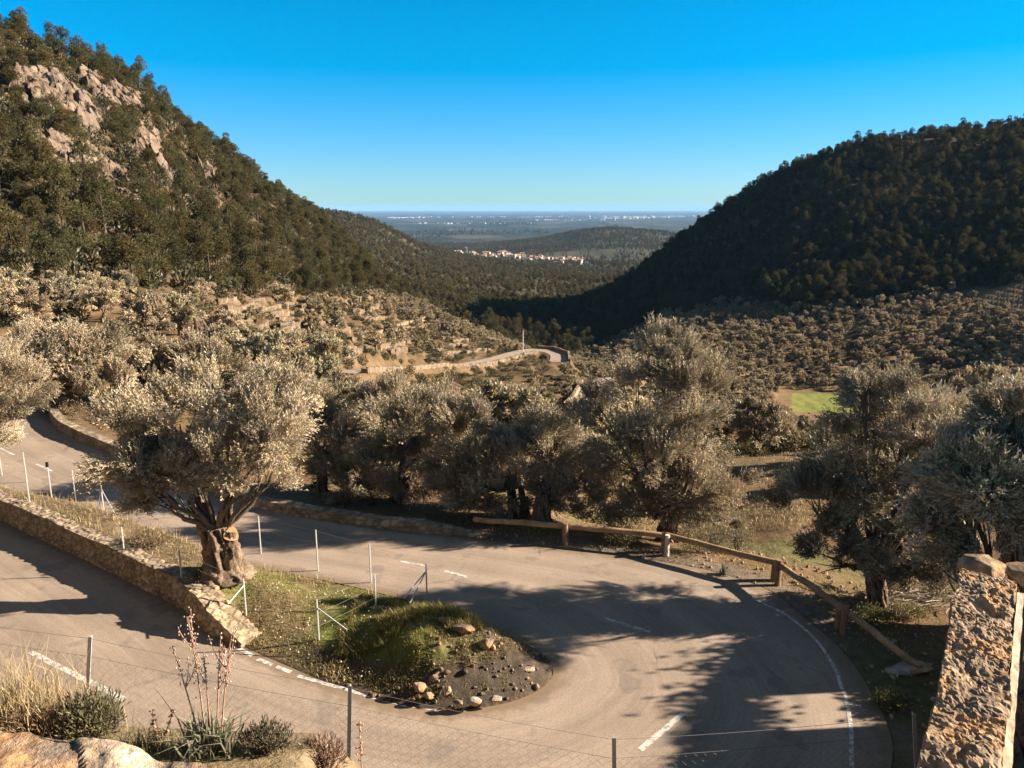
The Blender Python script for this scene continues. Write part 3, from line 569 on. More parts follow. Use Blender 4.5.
hero_olive('broad dense olive behind the low roadside parapet, left of the log rail', 400, 502, 28.0,
    [(402, 430, 46, 42, 0), (362, 440, 32, 42, .5), (432, 420, 36, 38, .8), (388, 402, 34, 26, 1), (410, 478, 38, 32, -.5), (352, 480, 20, 32, 0), (375, 470, 30, 34, -.3)],
    [([(0, 0, 0), (.05, 0, .5), (0, 0, 1.0)], .34, .24, .4)], 3000, 103, upright=.8, gap=-.05)
hero_olive('leafy olive hanging low over the start of the log rail', 515, 516, 26.6,
    [(490, 450, 42, 38, 0), (518, 468, 32, 42, -.3), (462, 430, 32, 34, .8), (500, 422, 28, 28, 1), (482, 490, 42, 28, -.7), (533, 488, 22, 28, 0), (455, 480, 24, 30, 0)],
    [([(0, 0, 0), (-.1, 0, .6), (-.15, 0, 1.2)], .2, .13, .4), ([(.4, 0, 0), (.3, 0, .6), (.2, 0, 1.2)], .14, .09, .3)], 3000, 104, upright=.8, gap=-.05)
hero_olive('olive with a short thick split trunk standing right behind the log rail', 541, 531, 25.4,
    [(556, 452, 32, 34, 1.6), (575, 480, 24, 32, .8), (542, 432, 26, 26, 2), (550, 492, 24, 20, .6)],
    [([(0, 0, 0), (.03, 0, .5), (.08, .1, 1.2)], .3, .22, .4)], 1500, 105, upright=.6)
hero_olive('wide dark olive beyond the log rail, its leafy branches sweeping to the ground, right', 878, 592, 19.7,
    [(872, 440, 50, 42, .5), (900, 420, 36, 40, .3), (842, 480, 44, 42, 0), (812, 508, 36, 42, -.3), (880, 500, 54, 42, -.5), (930, 470, 46, 54, .3), (852, 538, 44, 30, -.4), (918, 540, 42, 36, -.3), (950, 424, 32, 38, 0), (915, 402, 20, 20, 0), (830, 450, 26, 24, .4), (936, 440, 38, 42, -1.4), (958, 472, 34, 38, -1.6), (832, 558, 34, 24, -.7), (926, 566, 36, 26, -.6), (890, 560, 40, 24, .8), (868, 396, 18, 22, .3)],
    [([(0, 0, 0), (-.05, 0, .6), (-.2, 0, 1.3)], .27, .2, .45)], 4300, 106, gap=-.03, upright=.6)
hero_olive('large dark olive at the right edge behind the end of the ruined wall', 1046, 585, 12.6,
    [(1000, 450, 42, 38, 0), (1044, 442, 52, 42, .4), (984, 478, 36, 40, 0), (1050, 490, 52, 50, 0), (1006, 512, 38, 24, -.1), (1085, 462, 54, 52, 0), (970, 512, 24, 28, .3), (1016, 418, 26, 18, .2), (950, 502, 34, 40, .6), (958, 458, 30, 34, .7), (945, 545, 28, 26, .5), (990, 542, 30, 22, .2), (1024, 538, 32, 24, .3)],
    [([(0, 0, 0), (-.1, 0, .7), (-.3, 0, 1.5)], .3, .2, .4), ([(-.2, 0, 1.1), (-.6, 0, 1.6), (-1.0, .1, 2.3)], .13, .08, 0)], 4000, 107, gap=-.06, upright=.55)
hero_olive('olive at the left edge overhanging the upper road leg', -24, 462, 33,
    [(-10, 372, 42, 38, 0), (18, 388, 32, 38, 0), (2, 418, 34, 24, 0), (-50, 380, 48, 52, 0), (12, 346, 32, 22, 1)],
    [([(0, 0, 0), (.1, 0, .8), (.2, 0, 1.6)], .32, .24, .4)], 2600, 108)
hero_olive('rounded olive with a dark upright trunk behind the far end of the roadside parapet', 52, 414, 41,
    [(60, 362, 36, 36, 0), (90, 352, 36, 32, 1), (42, 345, 32, 28, 1), (104, 384, 26, 24, -.4), (76, 390, 28, 22, -.5), (40, 380, 20, 24, 0)],
    [([(0, 0, 0), (.03, 0, .7), (.1, 0, 1.6)], .34, .24, .4)], 2500, 109, L=.14, Wd=.045)
hero_olive('pale olive on the slope just behind the old island olive', 158, 412, 44,
    [(150, 372, 36, 32, 0), (185, 358, 36, 30, 1), (130, 352, 32, 28, 1), (214, 372, 32, 32, .6), (170, 388, 30, 20, 0)],
    [([(0, 0, 0), (.05, 0, .7), (0, 0, 1.4)], .3, .22, .4)], 2300, 110, L=.14, Wd=.045)
hero_olive('shaded narrow olive behind the parapet between the island olive and the broad dense one', 322, 495, 28.6,
    [(325, 440, 30, 38, 0), (308, 412, 28, 32, .5), (340, 420, 22, 28, .3), (325, 474, 22, 20, -.3)],
    [([(0, 0, 0), (.05, 0, .6), (.05, 0, 1.2)], .2, .15, .4)], 1700, 111)

# ------------------------------------------------------------------ repeated trees: prototypes
def proto_olive(seed, nsp, nl, L, Wd, spray, far=False):
    r = np.random.default_rng(seed); R = 2.1; lobes = []
    for k in range(7):
        a = k * .9 + r.uniform(0, .8); q = r.uniform(.5, 1.25) if k else 0; lobes.append((q * math.cos(a), q * math.sin(a), r.uniform(1.7, 3.2), r.uniform(.8, 1.25), r.uniform(.8, 1.25), r.uniform(.7, 1.0)))
    tm = MB(); gnarled(tm, [(0, 0, -.3), (r.normal(0, .06), 0, .6), (r.normal(0, .1), r.normal(0, .1), 1.15)], .3, .2, seed, .5, nr=10 if far else 18, ns=12 if far else 20)
    wood(tm, np.array([0, 0, 1.05]), lobes, .09, r, 0, 0 if far else 3, sides=5)
    cm = MB(); olive_crown(cm, lobes, nsp, r, seed, spray, nl, L, Wd, -.2, upright=.5, clump=12 if far else 20); return tm, cm
def proto_pine(seed, ntuft, nq, L, Wd, far=False, low=False):
    r = np.random.default_rng(seed); lobes = []; H = r.uniform(7.2, 8.6); lean = r.normal(0, .5)
    for k in range(10 if not far else 7):
        t = r.uniform(.38 if not low else .22, .95); a = r.uniform(0, 6.28); q = (1.9 - 1.3 * max(0, t - .45) / .55) * r.uniform(.35, 1); s = r.uniform(.95, 1.5) * (1.15 - .35 * t)
        lobes.append((q * math.cos(a) + lean * t, q * math.sin(a), t * H, s * 1.15, s * 1.15, s * .85))
    lobes.append((lean, 0, H * .93, 1.1, 1.1, .9))
    tm = MB(); path = bez(np.array([0, 0, -.8]), np.array([lean * .2, 0, H * .5]), np.array([lean, 0, H * .93]), 9); V, F = tube(path, np.linspace(.2, .05, 9), 6); tm.add(V, F, 0, (1, 1, 1))
    if not far:
        for l in lobes[:-1]:
            s = path[min(8, max(2, int(l[2] / H * 8) - 1))]; V, F = tube(bez(s, (s + np.array(l[:3])) / 2 + (0, 0, -.2), np.array(l[:3]), 5), np.linspace(.07, .025, 5), 4); tm.add(V, F, 0)
    P, d, _ = lobe_points(lobes, ntuft, r, .45, seed, .8, -.25); n = len(P); S = unit(d + np.array([0, 0, .5]) + r.normal(0, .35, (n, 3)))
    D = unit(S[:, None] * .7 + r.normal(0, .75, (n, nq, 3))); B = np.repeat(P, nq, 0); D = D.reshape(-1, 3)
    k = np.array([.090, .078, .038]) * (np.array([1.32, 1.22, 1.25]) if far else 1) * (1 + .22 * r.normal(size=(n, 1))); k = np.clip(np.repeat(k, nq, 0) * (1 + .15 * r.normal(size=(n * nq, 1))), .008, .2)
    V, F, C = leaves(B - D * L * .25, D, L * r.uniform(.7, 1.3, len(B)), Wd, r, k); cm = MB().add(V, F, 0, C); return tm, cm
def merged(tm, cm, name, mats):
    mb = MB(); mb.add(np.vstack(tm.v), [q for q in tm.f], 0, np.vstack(tm.c))
    mb.add(np.vstack(cm.v), [q for q in cm.f], 1, np.vstack(cm.c)); return mb.mesh(name, mats)
OL_MID = []
for s in range(5):
    tm, cm = proto_olive(200 + s, 1500, 9, .20, .075, .36); OL_MID.append((tm.mesh('olive_trunk', M['bark'], True), cm.mesh('olive_crown', M['olive_far'])))
OL_MID1 = []
for s in range(5): OL_MID1.append(merged(*proto_olive(200 + s, 1300, 8, .22, .085, .36), 'small_olive', [M['bark'], M['olive_far']]))
OL_FAR = [merged(*proto_olive(300 + s, 520, 6, .38, .16, .38, True), 'small_olive', [M['bark'], M['olive_far']]) for s in range(5)]
PI_MID = []
for s in range(6):
    tm, cm = proto_pine(400 + s, 1500, 6, .36, .07, low=s % 2); PI_MID.append(merged(tm, cm, 'pine', [M['pinebark'], M['pine']]))
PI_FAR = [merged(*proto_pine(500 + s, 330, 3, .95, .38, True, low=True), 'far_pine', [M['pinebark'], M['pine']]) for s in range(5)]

def jitter_grid(x0, x1, y0, y1, s, r, j=.36):
    gx, gy = np.meshgrid(np.arange(x0, x1, s), np.arange(y0, y1, s)); gx = gx + (np.arange(gx.shape[0]) % 2)[:, None] * s / 2
    n = gx.size; return gx.ravel() + r.normal(0, j * s * .6, n), gy.ravel() + r.normal(0, j * s * .6, n)
# which points of the ground the picture can show: horizon scan along each bearing
gu = np.linspace(-.8, .8, 321); gd = np.exp(np.linspace(math.log(25), math.log(5000), 700)); GU, GD = np.meshgrid(gu, gd, indexing='ij')
gz_ = height((GU * GD).ravel(), GD.ravel()).reshape(GU.shape); elev = (gz_ - CAMZ) / GD; HOR = np.maximum.accumulate(elev, axis=1); HOR = np.c_[np.full((len(gu), 1), -9), HOR[:, :-1]]
def shows(x, y, z, h):
    i = np.clip(((x / y + .8) / 1.6 * 320).round().astype(int), 0, 320); j = np.clip((np.log(y / 25) / math.log(200) * 699).round().astype(int) - 2, 0, 699)
    px = pxof(x, y, z); return ((z + h - CAMZ) / y > HOR[i, j]) & (px > -25) & (px < 1049)
def scatter(name, protos, x, y, z, rz, scl, label, cat):
    """uncountable vegetation: one object of instanced clumps"""
    me = bpy.data.meshes.new(name); me.vertices.add(len(x)); me.vertices.foreach_set('co', np.stack([x, y, z], 1).astype(np.float32).ravel())
    for nm, typ, arr in (('rz', 'FLOAT', rz), ('scl', 'FLOAT', scl), ('idx', 'INT', rng.integers(0, len(protos), len(x)))):
        a = me.attributes.new(nm, typ, 'POINT'); a.data.foreach_set('value', np.asarray(arr, np.float32 if typ == 'FLOAT' else np.int32))
    o = bpy.data.objects.new(name, me); COL.objects.link(o)
    pc = bpy.data.collections.new(name + '_kinds')
    for i, m in enumerate(protos): pc.objects.link(bpy.data.objects.new(name + '_kind', m))
    ng = bpy.data.node_groups.new(name, 'GeometryNodeTree'); ng.interface.new_socket('Geometry', in_out='INPUT', socket_type='NodeSocketGeometry'); ng.interface.new_socket('Geometry', in_out='OUTPUT', socket_type='NodeSocketGeometry')
    gi, go = ng.nodes.new('NodeGroupInput'), ng.nodes.new('NodeGroupOutput'); iop = ng.nodes.new('GeometryNodeInstanceOnPoints'); ci = ng.nodes.new('GeometryNodeCollectionInfo')
    ci.inputs['Collection'].default_value = pc; ci.inputs['Separate Children'].default_value = True; ci.inputs['Reset Children'].default_value = True
    def attr(nm, typ): n = ng.nodes.new('GeometryNodeInputNamedAttribute'); n.data_type = typ; n.inputs['Name'].default_value = nm; return n.outputs['Attribute']
    cx = ng.nodes.new('ShaderNodeCombineXYZ'); L = ng.links.new
    L(attr('rz', 'FLOAT'), cx.inputs['Z']); L(gi.outputs[0], iop.inputs['Points']); L(ci.outputs[0], iop.inputs['Instance']); iop.inputs['Pick Instance'].default_value = True
    L(attr('idx', 'INT'), iop.inputs['Instance Index']); L(cx.outputs[0], iop.inputs['Rotation']); L(attr('scl', 'FLOAT'), iop.inputs['Scale']); L(iop.outputs[0], go.inputs[0])
    md = o.modifiers.new('spread', 'NODES'); md.node_group = ng
    return tag(o, label, cat, None, 'stuff')

# ------------------------------------------------------------------ olives of the terraces and of the grove
def road_far_clear(x, y):   # keep the lower hairpin open
    ok = np.ones(len(x), bool)
    for P in FAR_ROADS:
        for dy in (0, -5, -10): ok &= polyz(x, y - dy, P)[0] > 4.6
    return ok
def ground_at(px, py, d0, d1, n=600):            # first ground point seen through a pixel beyond depth d0
    d = np.linspace(d0, d1, n); p = np.array([W(px, py, q) for q in d]); h = height(p[:, 0], p[:, 1]); k = np.where(p[:, 2] <= h)[0]
    i = k[0] if len(k) else n - 1; return np.array([p[i, 0], p[i, 1], h[i]])
def far_road(P, wd):
    Q = resample(catmull(P, 8), 2.0); Tn = np.gradient(Q, axis=0)[:, :2]; Tn /= np.linalg.norm(Tn, axis=1)[:, None]; Nn = np.c_[-Tn[:, 1], Tn[:, 0]]; n = len(Q)
    Q = Q + np.c_[np.zeros((n, 2)), np.full(n, .05)]
    V = np.vstack([Q + np.c_[Nn * wd / 2, np.zeros(n)], Q - np.c_[Nn * wd / 2, np.zeros(n)]]); i = np.arange(n - 1)
    o = MB().add(V, np.stack([i, i + n, i + n + 1, i + 1], 1), 0, (.2, .2, .2)).build('road', M['asphalt']); o.data.uv_layers.new(name='UVMap'); structure(o)
for P in FAR_ROADS: far_road(P, 4.6)

x, y = jitter_grid(-150, 190, 30, 420, 5.4, rng); z, KD, S_, PN, WT_, RM_, px_ = height(x, y, True)
ok = (PN < .5) & (KD == 0) | ((KD == 4) & (S_ > 6) & (y > 33)); ok &= ~((px_ > 775) & (px_ < 962) & (y > 198) & (y < 240)) & road_far_clear(x, y)
ok &= ~((px_ > 690) & (px_ < 830) & (y < 50)) & ~((y < 60) & (px_ < 250)) & ~((y < 48) & (px_ < 330))
ok &= rng.random(len(x)) < np.where((px_ > 230) & (px_ < 560) & (y > 60) & (y < 240), np.where(y > 85, .27, .6), .93)
ok &= ~((px_ > 792) & (px_ < 896) & (y < 203) & (pyof(x, y, z + 4.6) < 413)); wpy = np.interp(px_, [365, 419, 448, 529], [386, 378, 370, 359]); ok &= ~((px_ > 345) & (px_ < 560) & (y < 200) & (pyof(x, y, z) > wpy + 2) & (pyof(x, y, z + 4.8) < wpy + 10)); ok &= shows(x, y, z, 4.2); x, y, z, px_ = x[ok], y[ok], z[ok], px_[ok]
near_ = y < 74; order = np.argsort(y)
sizes = rng.uniform(.72, 1.2, len(x)) * np.where((px_ > 180) & (px_ < 600) & (y > 80), .78, 1); rot = rng.uniform(0, 6.28, len(x)); print('olives', len(x), near_.sum())
big = order[:286]; rest = order[286:]
OL_LAB = [('silvery olive on the slope falling away beyond the road bend', 'olives on the slope below the road bend'), ('small olive on the stony terraced hillside left of the valley', 'olives on the left terraced hillside'), ('small grey olive on the valley side to the right, below the dark wooded hill', 'olives on the right valley side')]
for i in big:
    g = 0 if y[i] < 74 else 1 if px_[i] < 610 else 2; lab, grp = OL_LAB[g]; s = sizes[i]
    if y[i] < 74:
        t_ = thing('olive_tree', lab, 'tree', (x[i], y[i], z[i] - .05), rot[i], grp); a, b = OL_MID[i % 5]
        for nm, me in (('trunk', a), ('crown', b)):
            o = bpy.data.objects.new(nm, me); COL.objects.link(o); o.parent = t_
        t_.scale = (s, s, s * rng.uniform(.9, 1.1))
    else:
        o = bpy.data.objects.new('olive_tree', OL_FAR[i % 5] if y[i] > 135 else OL_MID1[i % 5]); COL.objects.link(o); o.location = (x[i], y[i], z[i] - .05); o.rotation_euler = (0, 0, rot[i]); o.scale = (s, s, s * .95); tag(o, lab, 'tree', grp)
for k_, (a_, b_) in enumerate([(92, 300), (112, 306), (76, 312), (104, 322), (128, 300), (60, 300)]):
    g_ = ground_at(a_, b_, 55, 140); o = bpy.data.objects.new('olive_tree', OL_MID1[k_ % 5]); COL.objects.link(o); o.location = (g_[0], g_[1], g_[2] - .05); o.rotation_euler = (0, 0, k_ * 1.3); o.scale = (.8, .8, .75); tag(o, OL_LAB[1][0], 'tree', OL_LAB[1][1])
scatter('olive_grove', OL_FAR, x[rest], y[rest], z[rest], rot[rest], sizes[rest] * .95, 'mass of small grey olives filling the far valley sides', 'olive grove')

# ------------------------------------------------------------------ pines of the two hills
x, y = jitter_grid(-230, 420, 50, 720, 4.2, rng, .5); z, KD, S_, PN, WT_, RM_, px_ = height(x, y, True)
dens = 0.70 + .5 * fbm(xyz(x, y) / 22., 3, 61)
ok = (PN > .45) & (RM_ < .7) & (y > 52) & ((px_ < 470) | (px_ > 480)) & (rng.random(len(x)) < dens + .25) & ~((px_ > 470) & (y < 280)) & shows(x, y, z, 8.0)
ok &= ~((RM_ > .1) & (rng.random(len(x)) < .45))
x, y, z, px_ = x[ok], y[ok], z[ok], px_[ok]; s = rng.uniform(.48, 1.12, len(x)) * np.where(rng.random(len(x)) < .2, .6, 1) * np.where((px_ > 480) & (rng.random(len(x)) < .2), 1.25, 1); rot = rng.uniform(0, 6.28, len(x))
s = s * np.where(px_ > 480, .98, .92)
order = np.argsort(y / s); print('pines', len(x)); big, rest = order[:290], order[290:]
for i in big:
    left = px_[i] < 480
    o = bpy.data.objects.new('pine_tree', PI_MID[i % 6]); COL.objects.link(o); o.location = (x[i], y[i], z[i] - .2); o.rotation_euler = (0, 0, rot[i]); o.scale = (s[i], s[i], s[i] * rng.uniform(.85, 1.1))
    tag(o, 'dark green pine on the sunlit steep hillside at left' if left else 'dark pine on the shaded hillside at right', 'tree', 'pines on the left hillside' if left else 'pines on the right hillside')
scatter('pine_forest', PI_MID, x[rest], y[rest], z[rest] - .2, rot[rest], s[rest], 'dense pine wood covering the upper and farther slopes of both hills', 'pine wood')
# brush under the pines and among the terraces
def bush_proto(seed, n, L, Wd, col, h=.55):
    r = np.random.default_rng(seed); P, d, _ = lobe_points([(0, 0, h * .6, .6, .6, h), (.4, .2, h * .45, .4, .4, h * .7), (-.3, -.3, h * .4, .45, .4, h * .6)], n, r, .4, seed, 1.5, -.3)
    n = len(P); D = unit(d + np.array([0, 0, .6]) + r.normal(0, .6, (n, 3))); k = np.array(col) * (1 + .25 * r.normal(size=(n, 1))); V, F, C = leaves(P, D, L * r.uniform(.6, 1.3, n), Wd, r, np.clip(k, .01, .5)); return MB().add(V, F, 0, C)
BU = [bush_proto(600 + i, 420, .22, .09, c_).mesh('bush', M['shrub']) for i, c_ in enumerate([(.075, .07, .03), (.11, .09, .045), (.06, .06, .03), (.16, .12, .06)])]
x, y = jitter_grid(-140, 180, 30, 330, 2.1, rng, .8); z, KD, S_, PN, WT_, RM_, px_ = height(x, y, True)
ok = ((KD == 0) | ((KD == 4) & (S_ > 2.5))) & ~((px_ > 770) & (px_ < 965) & (y > 198) & (y < 241)) & (fbm(xyz(x, y) / 9., 3, 71) > -.22) & shows(x, y, z, 1) & (polyz(x, y, FAR_ROADS[0])[0] > 3) & (polyz(x, y, FAR_ROADS[1])[0] > 3) & ~((px_ > 690) & (px_ < 830) & (y < 50)) & (rng.random(len(x)) < .6)
x, y, z = x[ok], y[ok], z[ok]; print('bushes', len(x))
scatter('undergrowth', BU, x, y, z - .05, rng.uniform(0, 6, len(x)), rng.uniform(.5, 1.6, len(x)), 'low dry scrub between the trees of the hillsides', 'scrub')
x, y = jitter_grid(-200, 330, 60, 420, 2.9, rng, .8); z, KD, S_, PN, WT_, RM_, px_ = height(x, y, True)
ok = (PN > .3) & (KD == 0) & shows(x, y, z, 1.5) & (rng.random(len(x)) < .75) & (RM_ < .6); x, y, z = x[ok], y[ok], z[ok]; print('brush', len(x))
BU2 = [bush_proto(650 + i, 300, .34, .15, c_, .8).mesh('bush', M['shrub']) for i, c_ in enumerate([(.085, .075, .038), (.10, .08, .04), (.065, .062, .032)])]
scatter('pine_undergrowth', BU2, x, y, z - .1, rng.uniform(0, 6, len(x)), rng.uniform(.8, 2.2, len(x)), 'dark brush filling the ground under the pines', 'scrub')
# far woods
x1, y1 = jitter_grid(-620, 560, 430, 1500, 9.5, rng, .5); x2, y2 = jitter_grid(-900, 900, 1500, 4100, 15, rng, .5); sc1 = np.full(len(x1), 1.05); sc2 = np.full(len(x2), 1.45)
x, y, s = np.r_[x1, x2], np.r_[y1, y2], np.r_[sc1, sc2]; z, KD, S_, PN, WT_, RM_, px_ = height(x, y, True)
VIL = (px_ > 425) & (px_ < 650) & (y > 1950) & (y < 2500)
ok = (px_ < 690) & shows(x, y, z, 8) & ~((y < 720) & (PN > .5) & ((px_ < 330) | (px_ > 480))) & ~(VIL & (rng.random(len(x)) < .8)) & (rng.random(len(x)) < .85 + .3 * fbm(xyz(x, y) / 90., 3, 81))
x, y, z, s = x[ok], y[ok], z[ok], s[ok]; print('far wood', len(x))
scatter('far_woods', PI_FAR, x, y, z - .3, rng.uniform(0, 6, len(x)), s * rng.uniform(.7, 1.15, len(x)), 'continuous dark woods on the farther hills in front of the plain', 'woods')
x, y = jitter_grid(-6000, 6500, 4300, 13000, 75, rng, .9); ok = (fbm(xyz(x, y * .5) / 600., 3, 91) > .02); x, y = x[ok], y[ok]; z = height(x, y); ok = shows(x, np.minimum(y, 4900), z, 12); x, y, z = x[ok], y[ok], z[ok]; print('plain trees', len(x))
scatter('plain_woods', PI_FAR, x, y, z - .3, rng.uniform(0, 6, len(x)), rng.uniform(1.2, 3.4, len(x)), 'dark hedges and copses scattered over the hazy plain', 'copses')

# ------------------------------------------------------------------ bare limestone on the left hill
def outcrop(pxy, d0, d1, w_, h_, seed, label):
    c = ground_at(pxy[0], pxy[1], d0, d1); n = 150; a = np.linspace(-1, 1, n); A, B = np.meshgrid(a, a, indexing='ij'); A, B = A.ravel(), B.ravel()
    ux = unit(np.array([c[0], c[1]])); vx = np.array([ux[1], -ux[0]])
    x = c[0] + vx[0] * A * w_ + ux[0] * B * h_; y = c[1] + vx[1] * A * w_ + ux[1] * B * h_; z = height(x, y)
    e = 1.0 - np.sqrt(A ** 2 + B ** 2) + .45 * fbm(xyz(A * 1.7, B * 1.7, seed), 3, seed); q = xyz(x, y, 0) / 6.0
    F1, F2, ID = worley(np.stack([x / 3.1, y / 4.6, z / 2.6], 1) + .35 * fbm(xyz(x, y, 0) / 2., 2, 9)[:, None], seed); n4 = 1 - np.abs(fbm(q, 4, seed)) * 2
    H = np.clip(e * 3.2, -1, 1) * 1.4 + sstep(0, .35, e) * ((F2 - F1) * 1.8 + (ID - .5) * 1.7 + n4 * .9 + 1.5 * (np.abs(((z + 1.5 * fbm(q * .7, 2, 4)) / 2.3) % 1 - .5) - .25) + .45 * fbm(xyz(x, y) / .9, 3, seed + 2)) - .5
    toward = -np.array([*ux, -.35]); V = np.stack([x, y, z], 1) + np.array([0, 0, 1.]) * (H * .75)[:, None] + toward * (H * .55)[:, None]
    g = fbm(xyz(x, y, z) / 2.4, 4, seed + 4); col = lerp(np.tile((.150, .110, .078), (len(x), 1)), (.085, .06, .042), sstep(.0, .5, g)); col = lerp(col, (.125, .105, .09), sstep(.2, .6, -g)) * (.82 + .36 * ID[:, None])
    o = MB().add(V, gridfaces(n, n)[:, ::-1], 0, col).build('rock_outcrop', M['cliff']); return tag(o, label, 'rock')
outcrop((58, 95), 100, 220, 9, 17, 11, 'large pale bare rock face below the crest of the left hill')
outcrop((122, 108), 100, 240, 10, 16, 12, 'pale craggy rock face just right of the largest one on the left hill')
outcrop((152, 152), 100, 240, 6, 12, 13, 'narrow sunlit rock rib halfway down the left hill')
outcrop((98, 172), 100, 220, 9, 9, 14, 'low broken ledge of pale rock at the foot of the left hill crags')
outcrop((205, 172), 120, 260, 3.2, 5, 15, 'tiny pale rock patch among the pines farthest down the left hill')
outcrop((175, 325), 60, 150, 4.5, 2.2, 16, 'pale rubble scarp at the foot of the pine slope behind the island olive')

# ------------------------------------------------------------------ dry-stone walls
def stone_wall(name, path, h0, h1, thick, res, cell, seed, label, cat, parent=None, batter=.06, amp=.05, zfun=None, col=(.36, .29, .21), wob=.05, sink=.3, endslope=None, group=None, mat='masonry', squash=.62):
    """a masonry wall along a path: face, top and back in one skin, stones standing out of it"""
    P = resample(path, res); n = len(P); Tn = np.gradient(P, axis=0); Tn /= np.linalg.norm(Tn, axis=1)[:, None]; Nn = np.c_[-Tn[:, 1], Tn[:, 0]]
    zb = height(P[:, 0], P[:, 1]) if zfun is None else zfun(P); s = np.r_[0, np.cumsum(np.linalg.norm(np.diff(P, axis=0), axis=1))]
    hh = np.interp(s, [0, s[-1]], [h0, h1]) + wob * fbm(xyz(s / 1.1, s * 0), 3, seed)
    if endslope: hh = hh * np.clip((s[-1] - s) / endslope + .18, 0, 1)
    nf = max(3, int((max(h0, h1) + sink) / res)); ntp = max(3, int(thick / res)); tf = np.linspace(0, 1, nf); tt = np.linspace(0, 1, ntp + 1)[1:-1]
    u = np.r_[np.full(nf, 0.), tt, np.full(nf, 1.)]; v = np.r_[tf, np.ones(len(tt)), tf[::-1]]; m = len(u)
    zz = (zb - sink)[:, None] + v[None] * (hh + sink)[:, None]; off = (u - .5) * 2; off = off[None] * (thick / 2 + batter * (1 - v))[None]
    V = np.stack([P[:, 0, None] + Nn[:, 0, None] * off, P[:, 1, None] + Nn[:, 1, None] * off, zz], -1).reshape(-1, 3)
    nv = np.stack([Nn[:, 0, None] * np.where(u < .01, -1, np.where(u > .99, 1, 0))[None], Nn[:, 1, None] * np.where(u < .01, -1, np.where(u > .99, 1, 0))[None], np.tile(np.where(v > .995, 1., 0.), (n, 1))], -1).reshape(-1, 3); nv = unit(nv)
    q = np.stack([np.repeat(s, m) / cell, V[:, 2] / (cell * squash), np.tile(u, n) * thick / cell], 1); q += .3 * fbm(q * 1.3, 2, seed)[:, None]
    F1, F2, ID = worley(q, seed); e = sstep(.02, .3, F2 - F1); V = V + nv * ((e - .6) * amp + (ID - .5) * amp * .7 + .35 * amp * fbm(q * 3.3, 3, seed + 2))[:, None]
    C = np.array(col) * (.72 + .56 * ID[:, None]) * np.stack([1 + .0 * ID, 1 - .04 * (ID * 7 % 1), 1 - .10 * (ID * 13 % 1)], 1); C = C * (.55 + .45 * e)[:, None]
    g = fbm(V / .8, 3, seed + 6); C = lerp(C, (.10, .085, .06), sstep(.15, .6, g) * .5)
    F = [gridfaces(n, m), np.arange(m)[None, ::-1], (np.arange(m) + (n - 1) * m)[None]]
    o = MB().add(V, F, 0, C).build(name, M[mat], parent)
    if label: tag(o, label, cat, group, 'thing')
    return o
z03 = lambda P: np.full(len(P), 0.0)
par = catmull([(-27.0, 43.9), (-22.7, 37.4), (-18.4, 33.6), (-13.7, 29.85), (-9.3, 26.75), (-4.9, 25.05), (-3.2, 24.6), (-1.0, 24.15)], 6)
stone_wall('parapet_wall', par, .62, .30, .40, .07, .30, 21, 'low stone parapet along the outer edge of the upper road leg', 'wall', zfun=z03, wob=.05, amp=.02, col=(.30, .235, .16), endslope=2.5)
isl = resample(np.array([(-44, 41.3), (-24, 29.9), (-18.03, 25.75), (-12.64, 22.14), (-9.21, 19.72), (-8.3, 18.9)]), .5)
stone_wall('retaining_wall', isl, 0.78, 0.84, .46, .05, .24, 22, 'long stone retaining wall holding the island above the lower road leg', 'wall', zfun=z03, wob=.05, amp=.034, col=(.28, .22, .155))
stone_wall('wall_end', np.array([(-8.3, 18.9), (-7.6, 18.25), (-6.55, 17.55)]), 0.86, 0.86, .62, .045, .24, 23, 'sloping stone end of the retaining wall running down to the road', 'wall', zfun=z03, wob=.03, amp=.032, endslope=2.2, col=(.34, .26, .17))
def tw_line(pts, h, label, group=None, off=0.0, seed=30):
    g = [ground_at(a, b, 60, 420) for a, b in pts]; P = np.array([q[:2] for q in g])
    return stone_wall('terrace_wall', P, h, h, .8, .34, 1.0, seed, label, 'wall', wob=.12, amp=.06, sink=1.2, col=(.24, .18, .115), batter=.1, zfun=lambda Q: np.polyval(np.polyfit(np.arange(len(Q)), height(Q[:, 0], Q[:, 1]), 2), np.arange(len(Q))), group=group)
RW = [(-17.6, 90), (-16.3, 128), (-14.1, 160.5), (-8.2, 171.5), (-1.3, 190.5), (4.2, 205.2), (7, 210)]
zr = np.array([(p[0], p[1]) for p in FAR_ROADS[0]])
stone_wall('road_wall', np.array(RW), .5, .5, .8, .4, 1.1, 31, 'long pale retaining wall under the far road on the terraced hillside', 'wall', zfun=lambda P: polyz(P[:, 0], P[:, 1], FAR_ROADS[0])[1], sink=2.6, wob=.15, amp=.1, col=(.2, .15, .1))
stone_wall('road_wall', np.array([(7.5, 215.8), (11.8, 214.6), (15.4, 207.5), (15, 198)]), .9, .9, .5, .4, 1., 32, 'short curved parapet round the far hairpin bend', 'wall', zfun=lambda P: polyz(P[:, 0], P[:, 1], FAR_ROADS[0])[1], sink=1.2, wob=.1, amp=.08, col=(.29, .23, .16))
stone_wall('road_wall', np.array([(16.2, 175), (14.0, 160), (11.2, 138.5), (8.6, 120)]), 1.2, 1.2, .6, .4, 1., 33, 'pale stone wall beside the lower far road seen just left of the tall olive', 'wall', zfun=lambda P: polyz(P[:, 0], P[:, 1], FAR_ROADS[1])[1], sink=1.2, wob=.15, amp=.1, col=(.26, .2, .13))
